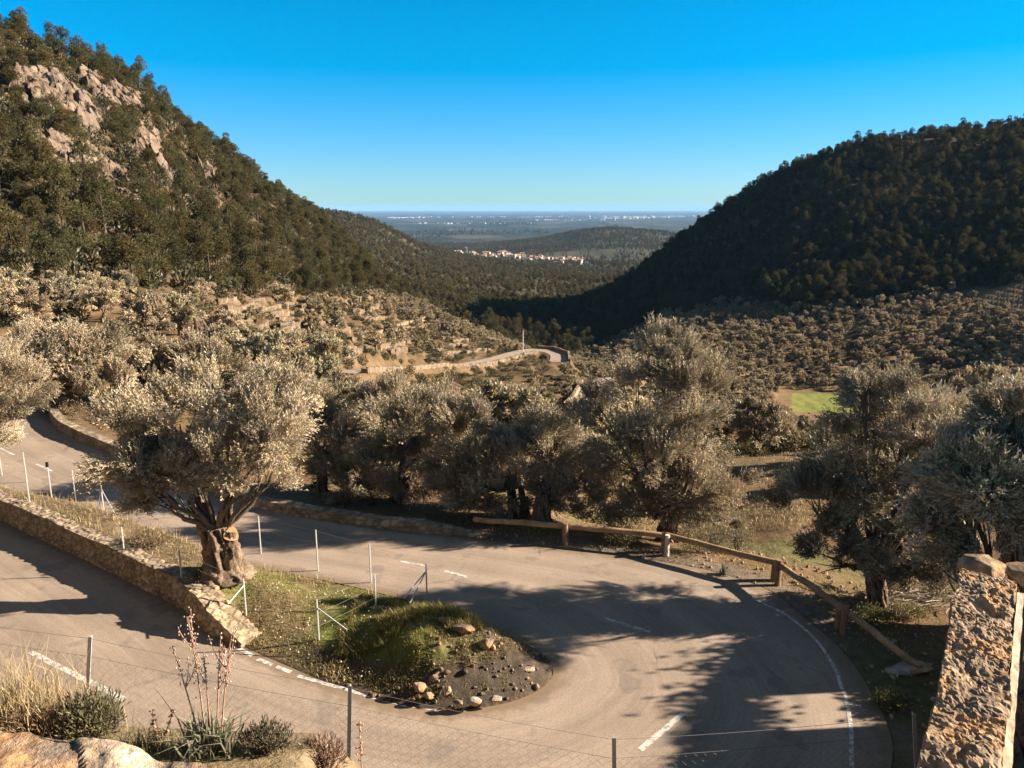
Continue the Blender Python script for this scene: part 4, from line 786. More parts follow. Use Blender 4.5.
TWL = [[(375, 333), (404, 326), (433, 319)], [(338, 364), (352, 358), (368, 352)], [(403, 341), (422, 347)], [(435, 338), (456, 335)], [(462, 349), (481, 337)], [(452, 379), (478, 374), (500, 372)], [(300, 352), (322, 345)], [(268, 330), (292, 326)], [(385, 362), (402, 356)], [(318, 377), (340, 372)], [(240, 345), (262, 338)], [(352, 314), (372, 310)], [(420, 362), (440, 357)], [(556, 395), (570, 388)], [(290, 312), (315, 306)]]
TLAB_ = 'short broken terrace wall of pale stone on the left hillside'
TLAB = ['longest pale terrace wall, high on the hillside above the far road', None]
tw_line(TWL[0], 1.1, TLAB[0], None, seed=40)
def ground_fast(px, py):
    q = W(px, py, 100.); sl_ = (q[2] - CAMZ) / 100.; u = q[0] / 100.; i = int(np.clip(round((u + .8) / 1.6 * 320), 0, 320)); k = np.where((gd > 70) & (CAMZ + sl_ * gd <= gz_[i]))[0]; d = gd[k[0]] if len(k) else 4000.
    return np.array([u * d, d, CAMZ + sl_ * d])
cw = np.random.default_rng(66); placed = []
for _ in range(1500):
    if len(placed) >= 46: break
    px = cw.uniform(205, 515); lo = np.interp(px, [205, 300, 380, 430, 480, 515], [305, 300, 290, 312, 338, 350]); hi = np.interp(px, [205, 300, 370, 450, 515], [352, 372, 372, 362, 352])
    py = cw.uniform(lo, hi); wpx = cw.uniform(14, 46); tt = np.linspace(0, 1, 9); L_ = np.array([ground_fast(px + wpx * t_, py - wpx * .16 * t_) for t_ in tt])
    if np.abs(np.diff(L_[:, 1])).max() > 16 or L_[0, 1] > 330: continue
    K1 = np.ones(5) / 5; Q_ = np.stack([np.convolve(np.pad(L_[:, k], 2, mode='edge'), K1, 'valid') for k in (0, 1)], 1)
    if height(Q_[:, 0], Q_[:, 1], True)[3].max() > .4 or min(polyz(Q_[:, 0], Q_[:, 1], F_)[0].min() for F_ in FAR_ROADS) < 4.5 or any(abs(px - a) < 12 and abs(py - b) < 4 for a, b in placed): continue
    placed.append((px, py)); hw = cw.uniform(.75, 1.15) * np.interp(L_[0, 1], [90, 250], [.8, 1.25]); stone_wall('terrace_wall', Q_, hw, hw * .8, .7, .36, .9, 700 + len(placed), TLAB_, 'wall', wob=.15, amp=.07, sink=1.4, col=(.165, .122, .08), batter=.1, group='broken terrace walls on the left hillside', zfun=lambda Q: np.convolve(np.pad(height(Q[:, 0], Q[:, 1]), 8, mode='edge'), np.ones(17) / 17, 'valid'))
print('terrace walls', len(placed))
# pole beside the far hairpin
pp = ground_at(523, 352, 100, 300); V, F = tube(np.array([(0, 0, -.3), (0, 0, 6.0)]), .12, 8); o = MB().add(V, F, 0, (.5, .45, .4)); V, F = box((.3, 0, 5.9), (.7, .12, .1)); o.add(V, F, 0, (.5, .45, .4)); o = o.build('utility_pole', M['log'], loc=pp); tag(o, 'thin pole standing by the far hairpin bend', 'pole')

# ------------------------------------------------------------------ the air
HAZE = 2.4e-5
def haze():
    m = bpy.data.materials.new('haze'); m.use_nodes = True; t = m.node_tree; t.nodes.clear(); o = t.nodes.new('ShaderNodeOutputMaterial'); v = t.nodes.new('ShaderNodeVolumePrincipled')
    v.inputs['Color'].default_value = (0.27, 0.53, 0.85, 1); v.inputs['Density'].default_value = HAZE; v.inputs['Anisotropy'].default_value = 0.0; t.links.new(v.outputs[0], o.inputs['Volume'])
    V, F = box((0, 29000, -41), (240000, 70000, 282)); o = MB().add(V, F).build('haze', m); o['kind'] = 'stuff'; o['label'] = 'thin blue haze filling the air over the valley and plain'; return o
haze()

# ------------------------------------------------------------------ the village and the plain
def house_proto(seed, storeys):
    r = np.random.default_rng(seed); L, D_, H = r.uniform(8, 14), r.uniform(7, 9), storeys * 2.9; mb = MB(); wl = np.array([(.62, .54, .44), (.66, .56, .42), (.58, .47, .36), (.68, .62, .54)][seed % 4])
    V, F = box((0, 0, H / 2 - 2), (L, D_, H + 4)); mb.add(V, F, 0, wl)
    e = .4; rh = D_ * .2; R = np.array([(-L / 2 - e, -D_ / 2 - e, H), (L / 2 + e, -D_ / 2 - e, H), (L / 2 + e, 0, H + rh), (-L / 2 - e, 0, H + rh), (-L / 2 - e, D_ / 2 + e, H), (L / 2 + e, D_ / 2 + e, H)])
    R2 = np.vstack([R, R - (0, 0, .25)]); F4 = np.array([(0, 1, 2, 3), (3, 2, 5, 4), (7, 6, 9, 8), (8, 9, 10, 11), (0, 6, 7, 1), (4, 5, 11, 10)]); mb.add(R2, F4, 0, np.array((.40, .22, .13)) * r.uniform(.8, 1.1))
    mb.add(np.array([(-L / 2, -D_ / 2, H), (-L / 2, D_ / 2, H), (-L / 2, 0, H + rh), (L / 2, -D_ / 2, H), (L / 2, D_ / 2, H), (L / 2, 0, H + rh)]), np.array([(0, 2, 1), (3, 4, 5)]), 0, wl)
    for st in range(storeys):
        for k in np.linspace(-.34, .34, 4):
            for sy in (-1, 1): V, F = box((k * L, sy * (D_ / 2 + .01), st * 2.9 + 1.5), (.9, .06, 1.3)); mb.add(V, F, 0, (.06, .05, .045))
    V, F = box((L * .25, D_ * .2, H + rh * .9), (.7, .7, 1.5)); mb.add(V, F, 0, wl); return mb.mesh('house', M['house'])
HP = [house_proto(i, 2 + i % 2) for i in range(6)]; k = 0; used = []
vr = np.random.default_rng(77)
while k < 140:
    t = vr.random() ** .9; px = 404 + 180 * t + vr.normal(0, 5); py = np.interp(px, [418, 470, 520, 560, 640], [247, 255.5, 263, 267, 269]) + vr.normal(0, 2.1) * np.interp(px, [430, 500, 540, 640], [.6, 1.4, 1, .5])
    if vr.random() < sstep(560, 640, px) * .75: continue
    D_ = 2150 + vr.normal(0, 90) - (py - 260) * 18; c_ = W(px, py, D_); q = (c_[0], D_)
    if any(math.hypot(q[0] - a, q[1] - b) < 11 for a, b in used): continue
    used.append(q); o = bpy.data.objects.new('village_house', HP[k % 6]); COL.objects.link(o); o.location = (q[0], q[1], hz(*q)); o.rotation_euler = (0, 0, vr.choice([.2, 1.75, -.4]) + vr.normal(0, .15)); s_ = vr.uniform(.75, 1.25); o.scale = (s_, s_, s_)
    tag(o, 'small pale tile-roofed house of the distant village between the wooded hills', 'house', 'village houses'); k += 1
q = W(466, 257, 2140); mb = MB(); V, F = box((0, 0, 10), (6, 6, 26)); mb.add(V, F, 0, (.55, .45, .33)); V, F = box((0, 0, 23.4), (7, 7, .8)); mb.add(V, F, 0, (.6, .5, .38))
mb.add(np.array([(-3, -3, 23.8), (3, -3, 23.8), (3, 3, 23.8), (-3, 3, 23.8), (0, 0, 30)]), np.array([(0, 1, 4), (1, 2, 4), (2, 3, 4), (3, 0, 4)]), 0, (.38, .2, .12))
for sx, sy in ((0, -1), (1, 0), (-1, 0)): V, F = box((sx * 3.01, sy * 3.01, 19.5), (1.6 if sy else .1, 1.6 if sx else .1, 4)); mb.add(V, F, 0, (.05, .04, .04))
ch = mb.build('church_tower', M['house'], loc=(q[0], q[1], hz(q[0], q[1]))); tag(ch, 'slim church tower rising above the distant village roofs', 'church tower')
# pale buildings of the towns on the plain, too many and small to count
mb = MB(); pr_ = np.random.default_rng(78)
for cx, cy, sx, sy, n in [(a, b, c, d, int(e * f)) for a, b, c, d, e, f in ((-2150, 15500, 260, 300, 90, .7), (-900, 9500, 500, 120, 40, .5), (2700, 16500, 420, 500, 260, .6), (1900, 14500, 300, 160, 120, .6), (-200, 17000, 900, 300, 120, .4), (700, 12300, 420, 40, 70, .5), (3900, 18500, 900, 500, 200, .5))]:
    xx = cx + pr_.normal(0, sx, n); yy = cy + pr_.normal(0, sy, n)
    for a, b in zip(xx, yy):
        s_ = pr_.uniform(.6, 1.6); V, F = box((a, b, -166), (pr_.uniform(14, 50) * s_, pr_.uniform(14, 40), pr_.uniform(6, 20)), pr_.uniform(0, 3)); mb.add(V, F, 0, np.array((.5, .46, .42)) * pr_.uniform(.7, 1.1))
tag(mb.build('plain_towns', M['house']), 'white buildings of far-off towns speckling the hazy plain', 'towns', None, 'stuff')

# ------------------------------------------------------------------ log guard rail
def log_mesh(a, b, r, seed):
    P = np.linspace(a, b, 24); P = P + np.c_[fbm(xyz(np.arange(24) / 6., 0 * P[:, 0], seed), 2, seed), 0 * P[:, 0], fbm(xyz(np.arange(24) / 6., 0 * P[:, 0], seed + 9.), 2, seed)] * .03
    V, F = tube(P, r * (1 + .1 * fbm(xyz(np.arange(24) / 3., 0 * P[:, 0], seed + 3.), 2, seed)), 14); g = fbm(V * (3, 3, 9), 3, seed); return V, F, np.array((.30, .185, .10)) * (1 + .3 * g)[:, None]
rail = thing('guard_rail', 'weathered log guard rail round the outside of the road bend', 'guard rail', (1.73, 23.55, 0))
RB = np.array([1.73, 23.55, 0]); RP = np.array([(-1.2, 24.2, .55), (1.73, 23.55, .60), (4.85, 22.75, .62), (7.72, 20.8, .64), (8.52, 18.15, .66), (9.62, 16.45, .10)])
for i in range(5):
    a, b = RP[i] - RB, RP[i + 1] - RB; e = unit(b - a) * .08; V, F, C = log_mesh(a - e, b + e, .092, 900 + i); MB().add(V, F, 0, C).build('rail', M['log'], rail, True)
for i in range(1, 5):
    p = RP[i] - RB; inw = np.array([-.1, -.12, 0]) * .0; V, F = tube(np.array([p + (0, 0, -1.1), p + (0, 0, .02)]) + (0.02, .15, 0), [.115, .11], 14); g = fbm(V * 4, 3, 950 + i); o = MB().add(V, F, 0, np.array((.26, .16, .09)) * (1 + .3 * g)[:, None]).build('post', M['log'], rail)
    if i == 2:
        V, F = tube(np.array([p + (0, 0, -.62), p + (0, 0, .10)]) + (.03, -.17, 0), .075, 12); k_ = MB().add(V, F, 0, (.50, .42, .33)).build('post', M['log'], rail); k_['label'] = 'pale bleached post'
    else:
        V, F = tube(np.array([p + (0, 0, -.75), p + (0, 0, .17)]) + (.0, -.17, 0), .085, 12); MB().add(V, F, 0, np.array((.22, .14, .08))).build('post', M['log'], rail)

# ------------------------------------------------------------------ ruined masonry at the lower right, stone ledge in front
a0, a1 = Pz(915, 768, 5.5), Pz(962, 572, 5.9); b0, b1 = Pz(1003, 768, 5.5), Pz(1016, 572, 5.9)
c0, c1 = (a0 + b0) / 2, (a1 + b1) / 2; dd = unit(c1 - c0); c00 = c0 - dd * 1.6; th_ = abs(np.cross(dd[:2], (b0 - a0)[:2])) * .5 + abs(np.cross(dd[:2], (b1 - a1)[:2])) * .5
print('ruin wall', c0, c1, th_)
rw = thing('ruined_wall', 'crumbling rubble-topped stone wall at the lower right with a bright plaster edge', 'wall', (c1[0], c1[1], 0))
off = np.array([c1[0], c1[1]])
o = stone_wall('masonry', np.array([c00[:2], c1[:2]]), 5.6, 5.85, th_, .022, .15, 81, None, None, None, zfun=z03, sink=.2, batter=0, amp=.010, wob=.06, col=(.36, .255, .16), squash=.8)
me = o.data; n_ = len(me.vertices); co = np.zeros(n_ * 3, np.float32); me.vertices.foreach_get('co', co); co = co.reshape(-1, 3)
F1, F2, ID = worley(co / (.12, .08, 3.0) + .35 * fbm(co * 6, 3, 3)[:, None], 91); topm = sstep(5.0, 5.45, co[:, 2]); co[:, 2] += topm * ((sstep(.03, .22, F2 - F1) - .5) * .012 * sstep(-.2, .3, fbm(co * 3.3, 2, 90)) + (ID - .5) * .024 + .022 * (1 - 2 * np.abs(fbm(co * 8, 4, 92))) + .012 * 1.2 * fbm(co * 25, 3, 97) + .09 * fbm(co * 1.6, 3, 93) * topm - .07 * sstep(.2, .45, fbm(co * 2.7, 3, 94)))
co[:, :2] += (sstep(4.6, 5.3, co[:, 2]) * .075)[:, None] * np.stack([fbm(co * 2.3, 4, 98), fbm(co * 2.3, 4, 99)], 1); co[:, :2] -= off; me.vertices.foreach_set('co', co.ravel()); ca = me.attributes['col']; cc_ = np.zeros(n_ * 4, np.float32); ca.data.foreach_get('color', cc_); cc_ = cc_.reshape(-1, 4)
g1 = fbm(co * 3.1, 4, 95); cc_[:, :3] = lerp(np.array((.265, .185, .115)) * (.75 + .5 * ID[:, None]), (.33, .18, .08), sstep(.05, .4, g1) * .75); cc_[:, :3] = lerp(cc_[:, :3], (.12, .095, .07), sstep(.1, .45, fbm(co * 5, 3, 96)) * .6)
ca.data.foreach_set('color', cc_.ravel()); me.update(); o.parent = rw
nn = np.array([dd[1], -dd[0]]); q0 = c00[:2] + nn * (th_ / 2 + .05); q1 = (c1 - dd * .35)[:2] + nn * (th_ / 2 + .05)
o = stone_wall('plaster_face', np.array([q0, q1]), 5.52, 5.86, .075, .03, .4, 83, None, None, None, zfun=z03, sink=.2, batter=0, amp=.008, wob=.05, mat='plaster'); o.parent = rw; o.location = (-off[0], -off[1], 0)
for i, (px, py, Y, sz, sd, lab) in enumerate([(984, 560, 10.1, (.34, .28, .22), 3, 'big orange-brown block capping the far end of the ruined wall'), (1022, 568, 10.3, (.3, .26, .16), 4, 'smaller brown block beside the one capping the ruined wall')]):
    V, F = rock(sd, sz, 5, .12); g = fbm(V * 3, 3, sd); p = W(px, py + 6, Y); o = MB().add(V, F, 0, lerp(np.tile((.36, .24, .14), (len(V), 1)), (.17, .12, .08), sstep(0, .4, g))).build('stone_block', M['rock'], None, True, tuple(p)); tag(o, lab, 'stone')
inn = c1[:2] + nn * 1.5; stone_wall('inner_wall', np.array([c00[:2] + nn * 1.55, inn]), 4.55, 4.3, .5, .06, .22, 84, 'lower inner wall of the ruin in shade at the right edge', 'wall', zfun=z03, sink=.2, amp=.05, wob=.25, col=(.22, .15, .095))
def block_wall():  # unseen wall added past the right edge, top and gap shaped for road shadows
    X0, t = 14.5, .45; pts = [(12.3, 5.2), (14.4, 4.8), (15.3, 4.6), (16.5, 4.4), (17.6, 4.1), (18.5, 3.8), (19.0, 3.4), (19.3, 3.0), (19.5, 2.3), (19.65, 1.4)]; pts = [(q - .35, z) for q, z in pts]; sy_ = sorted(set([p[0] for p in pts] + list(np.arange(12.5, 19.4, .22)))); pts = [(q, float(np.interp(q, [p[0] for p in pts], [p[1] for p in pts])) + .06 * math.sin(q * 5.1) * math.sin(q * 2.7)) for q in sy_]; mb = MB()
    def col_(y0, y1, zl, z0, z1):
        V = np.array([(X0, y0, zl), (X0, y1, zl), (X0, y1, z1), (X0, y0, z0), (X0 + t, y0, zl), (X0 + t, y1, zl), (X0 + t, y1, z1), (X0 + t, y0, z0)]); mb.add(V, np.array([(0, 3, 2, 1), (4, 5, 6, 7), (3, 7, 6, 2), (0, 1, 5, 4), (0, 4, 7, 3), (1, 2, 6, 5)]), 0, (.34, .26, .18))
    for (y0, z0), (y1, z1) in zip(pts[:-1], pts[1:]):
        if y0 > 14.94 and y1 < 16.16: k_ = .12 * math.sin(y0 * 7); col_(y0, y1, -.8, 2.85 + k_, 2.85 + k_); col_(y0, y1, 4.12 - .5 * k_, z0, z1)
        else: col_(y0, y1, -.8, z0, z1)
    r_ = thing('shadow_caster', 'unseen stone wall added beyond the right edge to shade the road bend, its gap letting a lit patch through', 'shadow caster', (X0, 16.8, 0)); o = mb.build('wall', M['masonry'], r_); o.location = (-X0, -16.8, 0)
    iv = np.random.default_rng(45); py_ = np.array([p[0] for p in pts]); pz_ = np.array([p[1] for p in pts]); n = 2600
    qy = iv.uniform(12, 19.3, n); qz = np.interp(qy, py_, pz_) + iv.normal(0, .16, n) * (.4 + 1.2 * (fbm(xyz(qy * 1.3, qy * 0), 3, 8) > 0)); m = 700
    qy = np.r_[qy, iv.uniform(14.9, 16.2, m)]; qz = np.r_[qz, np.where(iv.random(m) < .5, 2.85, 4.1) + iv.normal(0, .13, m)]; n = len(qy); D = unit(iv.normal(size=(n, 3)) + (0, 0, .3))
    V, F, C = leaves(np.stack([X0 + iv.uniform(-.15, t + .1, n), qy, qz], 1), D, .16 * iv.uniform(.6, 1.3, n), .11, iv, np.tile((.08, .10, .03), (n, 1))); o = MB().add(V, F, 0, C).build('shadow_edge_leaves', M['shrub'], r_); o.location = (-X0, -16.8, 0)  # leaves added along top and gap to make the cast shadow's edges ragged
    m2 = MB(); V, F = box((X0 + 3, 12.5, 1.9), (5.6, .45, 5.4)); m2.add(V, F, 0, (.34, .26, .18)); o = m2.build('wall', M['masonry'], r_); o.location = (-X0, -16.8, 0)
block_wall()
lp0, lp1 = Pz(-230, 694, 8.97), Pz(330, 757, 8.93); lp2 = lp1 + (lp1 - lp0) * .6; tdir = unit((lp1 - lp0)[:2]); ln_ = np.array([tdir[1], -tdir[0]])
stone_wall('stone_ledge', np.array([lp0[:2], lp1[:2], lp2[:2]]) + ln_ * .5, 1.5, 1.46, 1.0, .012, 1.3, 85, 'rough pale rock ledge with orange lichen right in front at the lower left', 'wall', zfun=lambda P: np.full(len(P), 7.42), sink=.1, batter=.0, amp=.02, wob=.05, col=(.46, .35, .25), mat='rock', squash=1.0)
me = bpy.data.objects['stone_ledge'].data; n_ = len(me.vertices); co = np.zeros(n_ * 3, np.float32); me.vertices.foreach_get('co', co); co = co.reshape(-1, 3); co[:, 2] += .055 * fbm(co * 2.6, 3, 601) + .022 * fbm(co * 9, 4, 602) - .05 * sstep(.25, .5, fbm(co * 4.1, 3, 603)); co[:, 1] += .04 * fbm(co * 4, 3, 604); me.vertices.foreach_set('co', co.ravel()); me.update()

# ------------------------------------------------------------------ wire fences
def tpost(p, h, s=.045):
    V, F = box((0, 0, h / 2 - .2), (s, .006, h + .4)); V2, F2 = box((0, .5 * s + .003, h / 2 - .2), (.006, s, h + .4)); return np.vstack([V, V2]) + p, [F, F2 + 8]
def wire(a, b, r, sag=.0, sides=3, n=12):
    t = np.linspace(0, 1, n)[:, None]; P = a * (1 - t) + b * t; P[:, 2] -= sag * 4 * t[:, 0] * (1 - t[:, 0]); return tube(P, r, sides, False)
def netting(mb, a, b, h, pitch, r, drop):
    L = np.linalg.norm((b - a)[:2]); nx = int(L / pitch); nz = int(h / (pitch * .9)); j = np.arange(nz + 1)
    for k in range(nx):
        u = (k + .5 * (1 - (-1.0) ** (j + k))) / nx + rng.normal(0, .001, nz + 1); P = a[None] * (1 - u[:, None]) + b[None] * u[:, None]; P[:, 2] -= drop + j * pitch * .9
        V, F = tube(P, r, 3, False); mb.add(V, F)
ft = [W(-190, 596, 9.0), W(90, 637, 8.2), W(350, 686, 7.7), W(614, 738, 7.4), W(914, 714, 7.9)]
fence = thing('wire_fence', 'low chain-link wire fence on steel posts along the bank above the lower road leg', 'fence', tuple(ft[1] - (0, 0, 1.3)))
fo = ft[1] - (0, 0, 1.3); pm = []
for p in ft:
    V, F = tpost(np.zeros(3), 1.35); lean = p[0] * .10; V = V - (0, 0, 1.35); V[:, 0] -= V[:, 2] * lean / 1.35 * .45; MB().add(V + p - fo, F).build('post', M['metal'], fence)
wm, nm = MB(), MB()
for a, b in zip(ft[:-1], ft[1:]):
    for dz, sg in ((.02, .035), (.26, .02)):
        V, F = wire(a - (0, 0, dz) - fo, b - (0, 0, dz) - fo, .0026, sg); wm.add(V, F)
    netting(nm, a - fo, b - fo, .95, .056, .0013, .27)
wm.build('wire', M['wire'], fence); nm.build('netting', M['wire'], fence)
NEAR = [(-60, 470, .9), (30, 505, .9), (124, 551, .75), (182, 581, .9), (246, 612, .95), (319, 640, 1.1), (376, 609, 1.0), (427, 600, 1.1)]
FAR = [(-40, 463, 1.2), (2, 475, 1.25), (27, 482, 1.25), (76, 502, 1.25), (104, 512, 1.1), (204, 541, 1.25), (261, 553, 1.25), (318, 570, 1.3), (371, 582, 1.2), (427, 600, 1.1)]
f2 = thing('wire_fence', 'wire fence on thin steel posts all round the grassy island', 'fence', (-5, 19, 0)); fo = np.array([-5., 19, 0]); w2 = MB()
def isl_posts(lst, zg):
    out = []
    for px, py, h in lst:
        p = Pz(px, py, zg(px))
        for _ in range(4): p = Pz(px, py, min(max(hz(p[0], p[1]), 0.05), 1.0))
        out.append((p, h))
    return out
A, B = isl_posts(NEAR, lambda q: .85), isl_posts(FAR, lambda q: .5)
for p, h in A + B[:-1]: V, F = tube(np.array([p - (0, 0, .3), p + (0, 0, h)]), .022, 6); MB().add(V - fo, F).build('post', M['metal'], f2)
def brace(p, h, q): V, F = tube(np.array([p + (0, 0, h * .8), q]), .018, 6); MB().add(V - fo, F).build('brace', M['metal'], f2)
brace(*A[5], Pz(347, 630, .7)); brace(*A[7], Pz(404, 598, .75)); brace(*A[7], Pz(410, 603, .75)); brace(*B[4], Pz(98, 514, .4)); brace(*B[4], Pz(118, 520, .4)); brace(*A[4], Pz(228, 604, .9))
for ln in (A, B):
    for (p, h), (q, k) in zip(ln[:-1], ln[1:]):
        for f in (.98, .66, .34): V, F = wire(p + (0, 0, h * f), q + (0, 0, k * f), .0022, .02); w2.add(V - fo, F)
w2.build('wire', M['wire_light'], f2)
mp_ = Pz(51, 493, .3); mk = thing('marker_post', 'thin roadside marker post with a black reflector head', 'marker post', tuple(mp_)); V, F = tube(np.array([(0, 0, -.4), (0, 0, 1.15)]), .022, 6); MB().add(V, F).build('pole', M['metal'], mk); V, F = box((0, 0, 1.12), (.09, .05, .18)); MB().add(V, F).build('reflector', M['black'], mk)

# ------------------------------------------------------------------ grasses
def blades(x, y, z, h, wd, r, col, lean=.5, mat='grass', name='grass', droop=.35):
    n = len(x); a = r.uniform(0, 6.28, n); ld = np.stack([np.cos(a), np.sin(a), 0 * a], 1) * (lean * r.random(n))[:, None]; b = r.uniform(0, 6.28, n); sd = np.stack([np.cos(b), np.sin(b), 0 * b], 1) * (wd / 2)
    h = h * r.uniform(.5, 1.3, n); P0 = np.stack([x, y, z - .03], 1); up = np.array([0, 0, 1.]); P1 = P0 + (up * .55 + ld * .3) * h[:, None]; P2 = P0 + (up * (1 - droop * lean * r.random(n))[:, None] + ld) * h[:, None]
    V = np.stack([P0 - sd, P0 + sd, P1 + sd * .8, P1 - sd * .8, P2], 1).reshape(-1, 3); i = np.arange(n) * 5
    return V, [np.stack([i, i + 1, i + 2, i + 3], 1), np.stack([i + 3, i + 2, i + 4], 1)], np.repeat(col, 5, 0)
def gcol(n, r, cols, j=.2): c_ = np.array(cols)[r.integers(0, len(cols), n)]; return np.clip(c_ * (1 + j * r.normal(size=(n, 1))), .01, .7)
def sample_area(n, x0, x1, y0, y1, test, r):
    x = r.uniform(x0, x1, n * 3); y = r.uniform(y0, y1, n * 3); z, K_, S2, *_ = height(x, y, True); ok = test(x, y, z, K_, S2); return x[ok][:n], y[ok][:n], z[ok][:n]
gr = np.random.default_rng(31); GREEN = [(.24, .20, .06), (.19, .17, .05), (.30, .24, .09), (.14, .135, .04)]; STRAW = [(.42, .31, .16), (.34, .25, .12), (.48, .38, .22), (.25, .18, .09)]
mb = MB()
pat = lambda x, y: fbm(xyz(x, y) / .8, 3, 41)
x, y, z = sample_area(26000, -9, .3, 15, 23, lambda x, y, z, K_, S2: (K_ == 2) & (S2 > .12) & (pat(x, y) > -.25) & ((x < -1.6) | (S2 > .8)), gr); mb.add(*(lambda v: (v[0], v[1], 0, v[2]))(blades(x, y, z, .085, .014, gr, gcol(len(x), gr, GREEN + [STRAW[1]]), .9)))
x, y, z = sample_area(6000, -4.2, -.7, 16.6, 19.6, lambda x, y, z, K_, S2: (K_ == 2) & (S2 > .6) & (pat(x * 1.3, y) > -.1), gr); mb.add(*(lambda v: (v[0], v[1], 0, v[2]))(blades(x, y, z, .26, .016, gr, gcol(len(x), gr, GREEN[:2] + [GREEN[3]]), .7)))
x, y, z = sample_area(3200, -3.6, .6, 15, 19.4, lambda x, y, z, K_, S2: (K_ == 2) & (S2 > .2) & (pat(x * 1.7, y * 1.7) > -.05), gr); mb.add(*(lambda v: (v[0], v[1], 0, v[2]))(blades(x, y, z, .12, .014, gr, gcol(len(x), gr, GREEN + STRAW[1:2]), 1.0)))
tag(mb.build('grass', M['grass']), 'short green grass and taller tufts growing on the island inside the bend', 'grass', None, 'stuff')
mb = MB()
x, y, z = sample_area(6500, -24, -1.5, 17, 33, lambda x, y, z, K_, S2: (K_ == 2) & (S2 < .75) & (y > 19.0 + np.clip(-x - 2, 0, 99) * .28) & (pat(x * .7, y * .7) > -.2), gr); mb.add(*(lambda v: (v[0], v[1], 0, v[2]))(blades(x, y, z, .34, .013, gr, gcol(len(x), gr, STRAW), .6)))
x, y, z = sample_area(9000, -26, -8, 18, 33, lambda x, y, z, K_, S2: (K_ == 2) & (S2 > .45) & (pat(x * .5, y * .5) > -.1), gr); mb.add(*(lambda v: (v[0], v[1], 0, v[2]))(blades(x, y, z, .16, .018, gr, gcol(len(x), gr, STRAW[:2] + [(.16, .13, .06), (.10, .10, .04)]), .9)))
x, y, z = sample_area(1500, -7.5, -3.5, 15.5, 19.5, lambda x, y, z, K_, S2: (K_ == 2) & (S2 < .9) & (pat(x * .9, y * .9 + 5) > .05), gr); mb.add(*(lambda v: (v[0], v[1], 0, v[2]))(blades(x, y, z, .17, .014, gr, gcol(len(x), gr, STRAW + GREEN), .8)))
tag(mb.build('dry_grass', M['grass']), 'dry straw-coloured grass fringing the island along the upper road leg', 'grass', None, 'stuff')
mb = MB()
x, y, z = sample_area(9000, -8, 14, 16, 30, lambda x, y, z, K_, S2: (K_ == 4) & (S2 > .35) & (pat(x * .4, y * .4) > -.15), gr); mb.add(*(lambda v: (v[0], v[1], 0, v[2]))(blades(x, y, z, .15, .017, gr, gcol(len(x), gr, STRAW[:2] + GREEN[:2] + [(.17, .14, .06)]), .9)))
x, y, z = sample_area(9000, -4, 24, 27, 52, lambda x, y, z, K_, S2: (K_ != 1) & (pat(x * .3, y * .3) > -.2), gr); mb.add(*(lambda v: (v[0], v[1], 0, v[2]))(blades(x, y, z, .22, .03, gr, gcol(len(x), gr, STRAW + [(.20, .17, .07)]), .9)))
tag(mb.build('verge_grass', M['grass']), 'patchy dry and green grass on the ground beyond the log rail', 'grass', None, 'stuff')
x, y, z = sample_area(170, -7.5, -3, 15.5, 20, lambda x, y, z, K_, S2: (K_ == 2) & (S2 > .3), gr); mb = MB()
for a, b, c_ in zip(x, y, z): V, F = ico(1); mb.add(V * gr.uniform(.014, .03) * (1, 1, .7) + (a, b, c_ + gr.uniform(.03, .09)), F, 0, (.62, .58, .48))
tag(mb.build('wild_flowers', M['shrub']), 'tiny white flowers dotted over the green grass of the island', 'flowers', None, 'stuff')

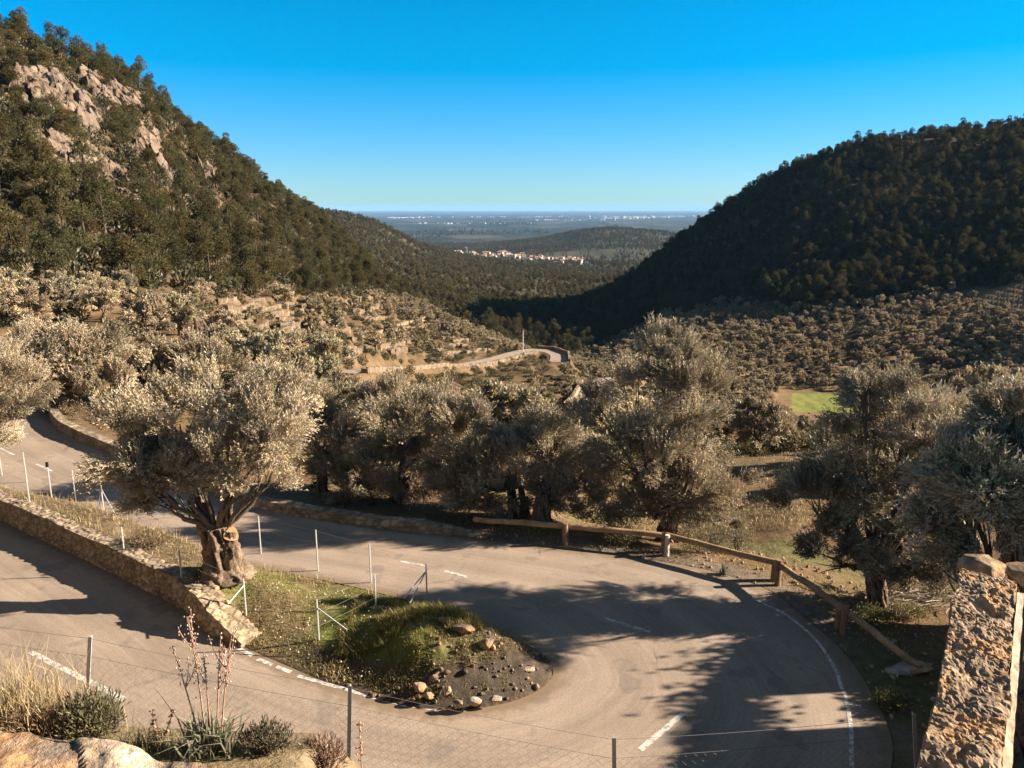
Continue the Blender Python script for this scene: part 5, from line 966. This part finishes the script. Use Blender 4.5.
# ------------------------------------------------------------------ stones
def boulder(px, py, zg, size, seed, label, col=(.38, .29, .20), rz=0.0, name='boulder', sink=.3):
    p = Pz(px, py, zg)
    for _ in range(4): p = Pz(px, py, hz(p[0], p[1]))
    V, F = rock(seed, size, 4); g = fbm(V * 6 / max(size), 3, seed); C = lerp(np.tile(col, (len(V), 1)), np.array(col) * .5, sstep(0, .5, g) * .7); o = MB().add(V, F, 0, C).build(name, M['rock'], None, True, (p[0], p[1], p[2] + size[2] * (1 - sink) * .6)); o.rotation_euler = (0, 0, rz); return tag(o, label, 'rock')
for px, py, sz, sd, lab, cl in [(419, 690, (.17, .15, .16), 1, 'warm orange-pink boulder at the foot of the island bank', (.34, .245, .175)), (437, 684, (.19, .14, .23), 2, 'tall grey-brown boulder leaning beside the orange-pink one on the island bank', (.27, .20, .15)),
        (430, 697, (.12, .10, .10), 3, 'small brown stone below the two larger boulders of the island bank', (.30, .22, .15)), (447, 692, (.10, .1, .10), 4, 'small pale stone just right of the tall grey-brown boulder', (.38, .30, .22)), (474, 705, (.21, .14, .13), 5, 'broad pale grey rock lying on the road edge at the foot of the island', (.36, .33, .28)),
        (495, 700, (.15, .10, .09), 6, 'bluish grey rock right of the broad pale one at the road edge', (.26, .26, .26)), (458, 705, (.12, .10, .08), 7, 'dark brown rock left of the broad pale one at the road edge', (.20, .16, .12)), (491, 676, (.16, .13, .12), 8, 'reddish rock halfway up the bare end of the island', (.28, .185, .13)),
        (528, 670, (.16, .09, .05), 9, 'flat grey stone at the tip of the island', (.34, .31, .27)), (463, 632, (.30, .18, .14), 10, 'dark angular rock on top of the island mound', (.20, .15, .12)), (486, 645, (.22, .17, .15), 11, 'grey rock on the shoulder of the island mound', (.23, .18, .15)), (447, 622, (.22, .15, .11), 12, 'brown rock among the tall grass at the top of the island mound', (.24, .18, .14)),
        (862, 600, (.26, .2, .24), 13, 'pale upright boulder at the foot of the wide dark olive', (.38, .29, .2)), (880, 607, (.18, .14, .12), 14, 'small stone beside the pale upright boulder under the wide dark olive', (.34, .27, .2))]:
    boulder(px, py, .3, sz, sd, lab, cl)
boulder(908, 671, .0, (.68, .36, .11), 20, 'flat pale oval slab lying at the buried end of the log rail', (.34, .30, .26), .1, 'stone_slab', .1)
mb = MB(); gr2 = np.random.default_rng(9); x, y, z = sample_area(330, -4.5, 1.2, 14.6, 19.4, lambda x, y, z, K_, S2: (K_ == 2) & ((x > -1.9) | (S2 < .55)), gr2)
for a, b, c_ in zip(x, y, z):
    V, F = ico(2); s_ = gr2.uniform(.012, .045) * (2.0 if gr2.random() < .10 else 1); V = V * (1 + .25 * fbm(V * 1.5 + gr2.uniform(0, 90), 2, 7))[:, None] * s_ * gr2.uniform(.6, 1.2, 3); mb.add(V + (a, b, c_ + s_ * .3), F, 0, np.array((.14, .11, .085)) * gr2.uniform(.4, 1.6))
tag(mb.build('rubble', M['rock']), 'loose small stones covering the bare bank at the tip of the island', 'stones', None, 'stuff')
mb = MB(); x, y, z = sample_area(700, -6, 14, 14, 27, lambda x, y, z, K_, S2: (K_ == 4) & (S2 > .05) & (S2 < np.where(x > 6, 3.2, .8)), gr2)
for a, b, c_ in zip(x, y, z):
    V, F = ico(1); s_ = gr2.uniform(.02, .08); V = V * gr2.uniform(.6, 1.3, (len(V), 1)) * s_ * gr2.uniform(.6, 1.2, 3); mb.add(V + (a, b, c_ + s_ * .3), F, 0, np.array((.32, .26, .19)) * gr2.uniform(.5, 1.4))
tag(mb.build('verge_stones', M['rock']), 'loose stones along the verge outside the road bend', 'stones', None, 'stuff')

# ------------------------------------------------------------------ bushes and plants
def twiggy(seed, n, h, spread, rad, col, r=None):
    r = np.random.default_rng(seed); mb = MB()
    for _ in range(n):
        a = r.uniform(0, 6.28); q = spread * r.random() ** .5; e = np.array([math.cos(a) * q, math.sin(a) * q, h * r.uniform(.5, 1)]); b0_ = np.array([e[0] * .2, e[1] * .2, -.05]); V, F = tube(bez(b0_, np.array([e[0] * .35, e[1] * .35, e[2] * .7]) + r.normal(0, .03, 3), e, 7), np.linspace(rad, rad * .35, 7), 4, False); mb.add(V, F, 0, np.array(col) * r.uniform(.6, 1.4))
    return mb
def bank_at(px, py):
    d = np.linspace(2.75, 4.6, 200); p = np.array([W(px, py, q) for q in d]); h = height(p[:, 0], p[:, 1]); g = p[:, 2] - h; k = np.where(g <= 0)[0]; i = k[0] if len(k) else int(np.argmin(g))
    print('bank', px, py, p[i], g[i]); return np.array([p[i, 0], p[i, 1], h[i]])
def shrub(px, py, h, sp, nl, col, seed, label, L=.03, Wd=.010, twigs=26, tw=.004, name='shrub', at=None):
    p = bank_at(px, py) if at is None else at; t_ = thing(name, label, 'shrub', tuple(p)); t_.scale = (1, 1, 1) if at is not None else (p[1] / 4.5,) * 3; twiggy(seed, twigs, h, sp, tw, (.13, .09, .06)).build('stems', M['twig'], t_)
    r = np.random.default_rng(seed); P, d, _ = lobe_points([(0, 0, h * .55, sp, sp, h * .5), (sp * .5, 0, h * .4, sp * .6, sp * .6, h * .4), (-sp * .5, .02, h * .42, sp * .6, sp * .6, h * .42)], nl, r, .25, seed, 3 / sp * .4, -.35)
    D = unit(d * .5 + np.array([0, 0, .8]) + r.normal(0, .35, (len(P), 3))); V, F, C = leaves(P, D, L * r.uniform(.6, 1.4, len(P)), Wd, r, gcol(len(P), r, col, .25)); MB().add(V, F, 0, C).build('leaves', M['shrub'], t_); return t_
shrub(92, 738, .30, .20, 2600, [(.13, .125, .06), (.10, .10, .055), (.17, .14, .07)], 301, 'low grey-green bush at the foot of the nearest left fence post', .045, .009)
shrub(40, 742, .26, .26, 900, [(.22, .15, .08), (.16, .10, .06)], 302, 'dry brown twiggy scrub just above the rock ledge, at its left end', .04, .008, 70, .005)
shrub(268, 768, .20, .16, 1500, [(.09, .075, .045), (.07, .065, .04)], 303, 'small dark bush right of the flowering stalks', .035, .009, 40)
shrub(324, 774, .24, .15, 1000, [(.24, .14, .11), (.18, .11, .08)], 304, 'small reddish-brown bush left of the second fence post', .05, .007, 40)
def tufts(px, py, n, h, sp, cols, seed, label, wd=.006, lean=.5, name='grass_tuft'):
    p = bank_at(px, py); r = np.random.default_rng(seed); x = r.normal(0, sp, n); y = r.normal(0, sp * .6, n); V, F, C = blades(x, y, 0 * x, h, wd, r, gcol(n, r, cols), lean, droop=.5); o = MB().add(V, F, 0, C).build(name, M['grass'], None, False, tuple(p)); o.scale = (p[1] / 4.2,) * 3; return tag(o, label, 'grass tuft')
tufts(14, 735, 900, .52, .20, STRAW, 311, 'tall dry golden grass at the left edge above the rock ledge', .005, .45)
tufts(52, 736, 260, .38, .12, STRAW, 312, 'thin pale dry grass between the golden grass and the grey-green bush', .004, .8)
tufts(150, 752, 220, .20, .10, [(.2, .15, .08), (.13, .12, .06)], 313, 'short brownish grass left of the strap-leaved plant', .006, .8)
def asphodel(px, py, label):
    p = bank_at(px, py); t_ = thing('asphodel_plant', label, 'plant', tuple(p)); t_.scale = (p[1] / 4.2,) * 3; r = np.random.default_rng(321)
    n = 240; V, F, C = blades(r.normal(0, .08, n), r.normal(0, .05, n), np.zeros(n), .32, .014, r, gcol(n, r, [(.16, .17, .10), (.20, .20, .13), (.26, .24, .17)], .15), .85, droop=.5); MB().add(V, F, 0, C).build('leaves', M['grass'], t_)
    for k, (dx, dy, h, nb) in enumerate([(-.17, 0, .74, 3), (-.07, .03, .92, 4), (.02, 0, .70, 2), (.12, .02, .80, 4), (.20, 0, .84, 4)]):
        mb = MB(); e = np.array([dx, dy, h]); P = bez(np.array([dx * .3, 0, 0]), np.array([dx * .55, dy, h * .5]), e, 14); V, F = tube(P, np.linspace(.0065, .0025, 14), 5, False); mb.add(V, F, 0, (.30, .17, .11)); fm = MB()
        tips = [(P, .5)]
        for b in range(nb):
            i = r.integers(7, 11); q = P[i] + np.array([r.normal(0, .045), r.normal(0, .03), h * r.uniform(.16, .30)]); Q = bez(P[i], (P[i] + q) / 2 + np.array([(q - P[i])[0] * .4, 0, -.01]), q, 8); V, F = tube(Q, np.linspace(.004, .002, 8), 4, False); mb.add(V, F, 0, (.30, .17, .11)); tips.append((Q, .25))
        st_ = mb.build('flower_stalk', M['twig'], t_)
        for Q, f0 in tips:
            for _ in range(26 if f0 > .4 else 13):
                u = r.uniform(f0, 1.0); c_ = np.array([np.interp(u * (len(Q) - 1), range(len(Q)), Q[:, j]) for j in range(3)]) + r.normal(0, .011, 3); V, F = ico(1); s_ = r.uniform(.004, .0075); fm.add(V * s_ * (.8, .8, 1.2) + c_, F, 0, np.array([(.58, .40, .31), (.50, .30, .21), (.62, .48, .38)][r.integers(0, 3)]))
        fm.build('flowers', M['shrub'], st_)
asphodel(212, 764, 'strap-leaved plant with tall stalks of small pinkish-white flowers')
def dead_stalk(px, py, h, seed, label, n=1):
    p = bank_at(px, py); r = np.random.default_rng(seed); mb = MB()
    for k in range(n):
        e = np.array([r.normal(0, .04) + k * .05, 0, h * r.uniform(.8, 1)]); P = bez(np.array([k * .03, 0, -.05]), e * .5 + r.normal(0, .015, 3), e, 12); V, F = tube(P, np.linspace(.006, .003, 12), 5, False); mb.add(V, F, 0, (.26, .15, .10))
        for _ in range(26): q = P[r.integers(5, 12)] + r.normal(0, .008, 3) * (1.6, 1, 1); V, F = ico(1); mb.add(V * r.uniform(.006, .012) + q, F, 0, np.array((.34, .19, .12)) * r.uniform(.6, 1.4))
    o = mb.build('dead_stalk', M['twig'], None, False, tuple(p)); o.scale = (p[1] / 5.2,) * 3; return tag(o, label, 'dried stalk')
dead_stalk(155, 756, .40, 331, 'two dark dry seed stalks left of the strap-leaved plant', 2); dead_stalk(363, 790, .62, 332, 'tall reddish dry seed stalk just right of the second fence post'); dead_stalk(410, 800, .48, 333, 'shorter dry seed stalk right of the tall reddish one'); dead_stalk(430, 806, .5, 334, 'pale bent dry stalk farthest right along the fence')
# bushes beyond the road and on the island
def gshrub(px, py, h, sp, nl, col, seed, label, L=.07, Wd=.025, zg=.0):
    p = Pz(px, py, zg)
    for _ in range(4): p = Pz(px, py, hz(p[0], p[1]))
    return shrub(0, 0, h, sp, nl, col, seed, label, L, Wd, 24, .008, 'shrub', p)
GO = [(.19, .165, .10), (.15, .13, .08)]; DK = [(.08, .075, .035), (.11, .095, .05)]
gshrub(205, 583, .42, .36, 900, [(.10, .10, .06), (.14, .12, .08)], 341, 'grey shrub at the left foot of the old island olive', zg=.9)
gshrub(700, 553, 1.25, .8, 2600, GO, 342, 'silvery bush of olive suckers just behind the log rail, right of the pale post'); gshrub(738, 552, .9, .5, 1200, GO, 343, 'small pale bush at the far right of the olive suckers behind the rail')
gshrub(620, 545, .8, .55, 1500, [(.17, .14, .08), (.12, .11, .05)], 344, 'brownish bush behind the log rail under the tall twin-stemmed olive'); gshrub(375, 505, .9, .55, 1500, GO, 345, 'upright pale bush behind the low roadside parapet'); gshrub(350, 505, .7, .5, 1200, [(.2, .17, .09), (.15, .13, .07)], 346, 'straw-coloured bush behind the parapet, left of the upright pale one')
gshrub(872, 622, .45, .5, 1300, [(.13, .13, .05), (.10, .10, .04)], 347, 'low green bush between the log rail and the wide dark olive'); gshrub(905, 618, .4, .55, 1100, [(.12, .12, .05), (.15, .12, .06)], 348, 'low weedy bush in front of the pile of dead branches'); gshrub(893, 708, .35, .45, 1200, [(.15, .14, .05), (.10, .10, .04)], 349, 'mossy low bush at the outer road edge by the ruined wall')
gshrub(930, 600, 1.1, .8, 2200, GO, 350, 'grey leafy bush under the wide dark olive beside the ruined wall', zg=.5); gshrub(75, 420, 1.0, .8, 1300, [(.26, .19, .09), (.2, .15, .08)], 351, 'golden dry bush behind the far end of the parapet'); gshrub(150, 545, .5, .6, 1300, [(.24, .18, .1), (.18, .13, .07)], 352, 'dry brown brush at the left of the old island olive', zg=.9)
def rosette(px, py, label):
    p = Pz(px, py, 0); p = Pz(px, py, hz(p[0], p[1])); r = np.random.default_rng(361); n = 60; V, F, C = blades(r.normal(0, .05, n), r.normal(0, .05, n), np.zeros(n), .42, .03, r, gcol(n, r, [(.24, .25, .19), (.19, .2, .14)], .15), .9, droop=.4); o = MB().add(V, F, 0, C).build('rosette_plant', M['grass'], None, False, tuple(p)); tag(o, label, 'plant')
rosette(724, 575, 'pale grey-green spiky rosette beside the log rail')
db = MB(); r = np.random.default_rng(371); p = Pz(915, 603, .3); p = Pz(915, 603, hz(p[0], p[1]))
for _ in range(90):
    a = r.uniform(-.5, .5); l = r.uniform(.5, 1.5); c_ = np.array([r.normal(0, .55), r.normal(0, .25), r.uniform(.02, .3)]); d = np.array([math.cos(a), math.sin(a), r.normal(0, .18)]); V, F = tube(bez(c_ - d * l / 2, c_ + r.normal(0, .12, 3), c_ + d * l / 2, 7), np.linspace(.022, .006, 7) * r.uniform(.5, 1.2), 5); db.add(V, F, 0, np.array((.30, .24, .18)) * r.uniform(.6, 1.4))
tag(db.build('branch_pile', M['twig'], None, False, tuple(p)), 'pile of grey dead branches under the wide dark olive', 'branches')
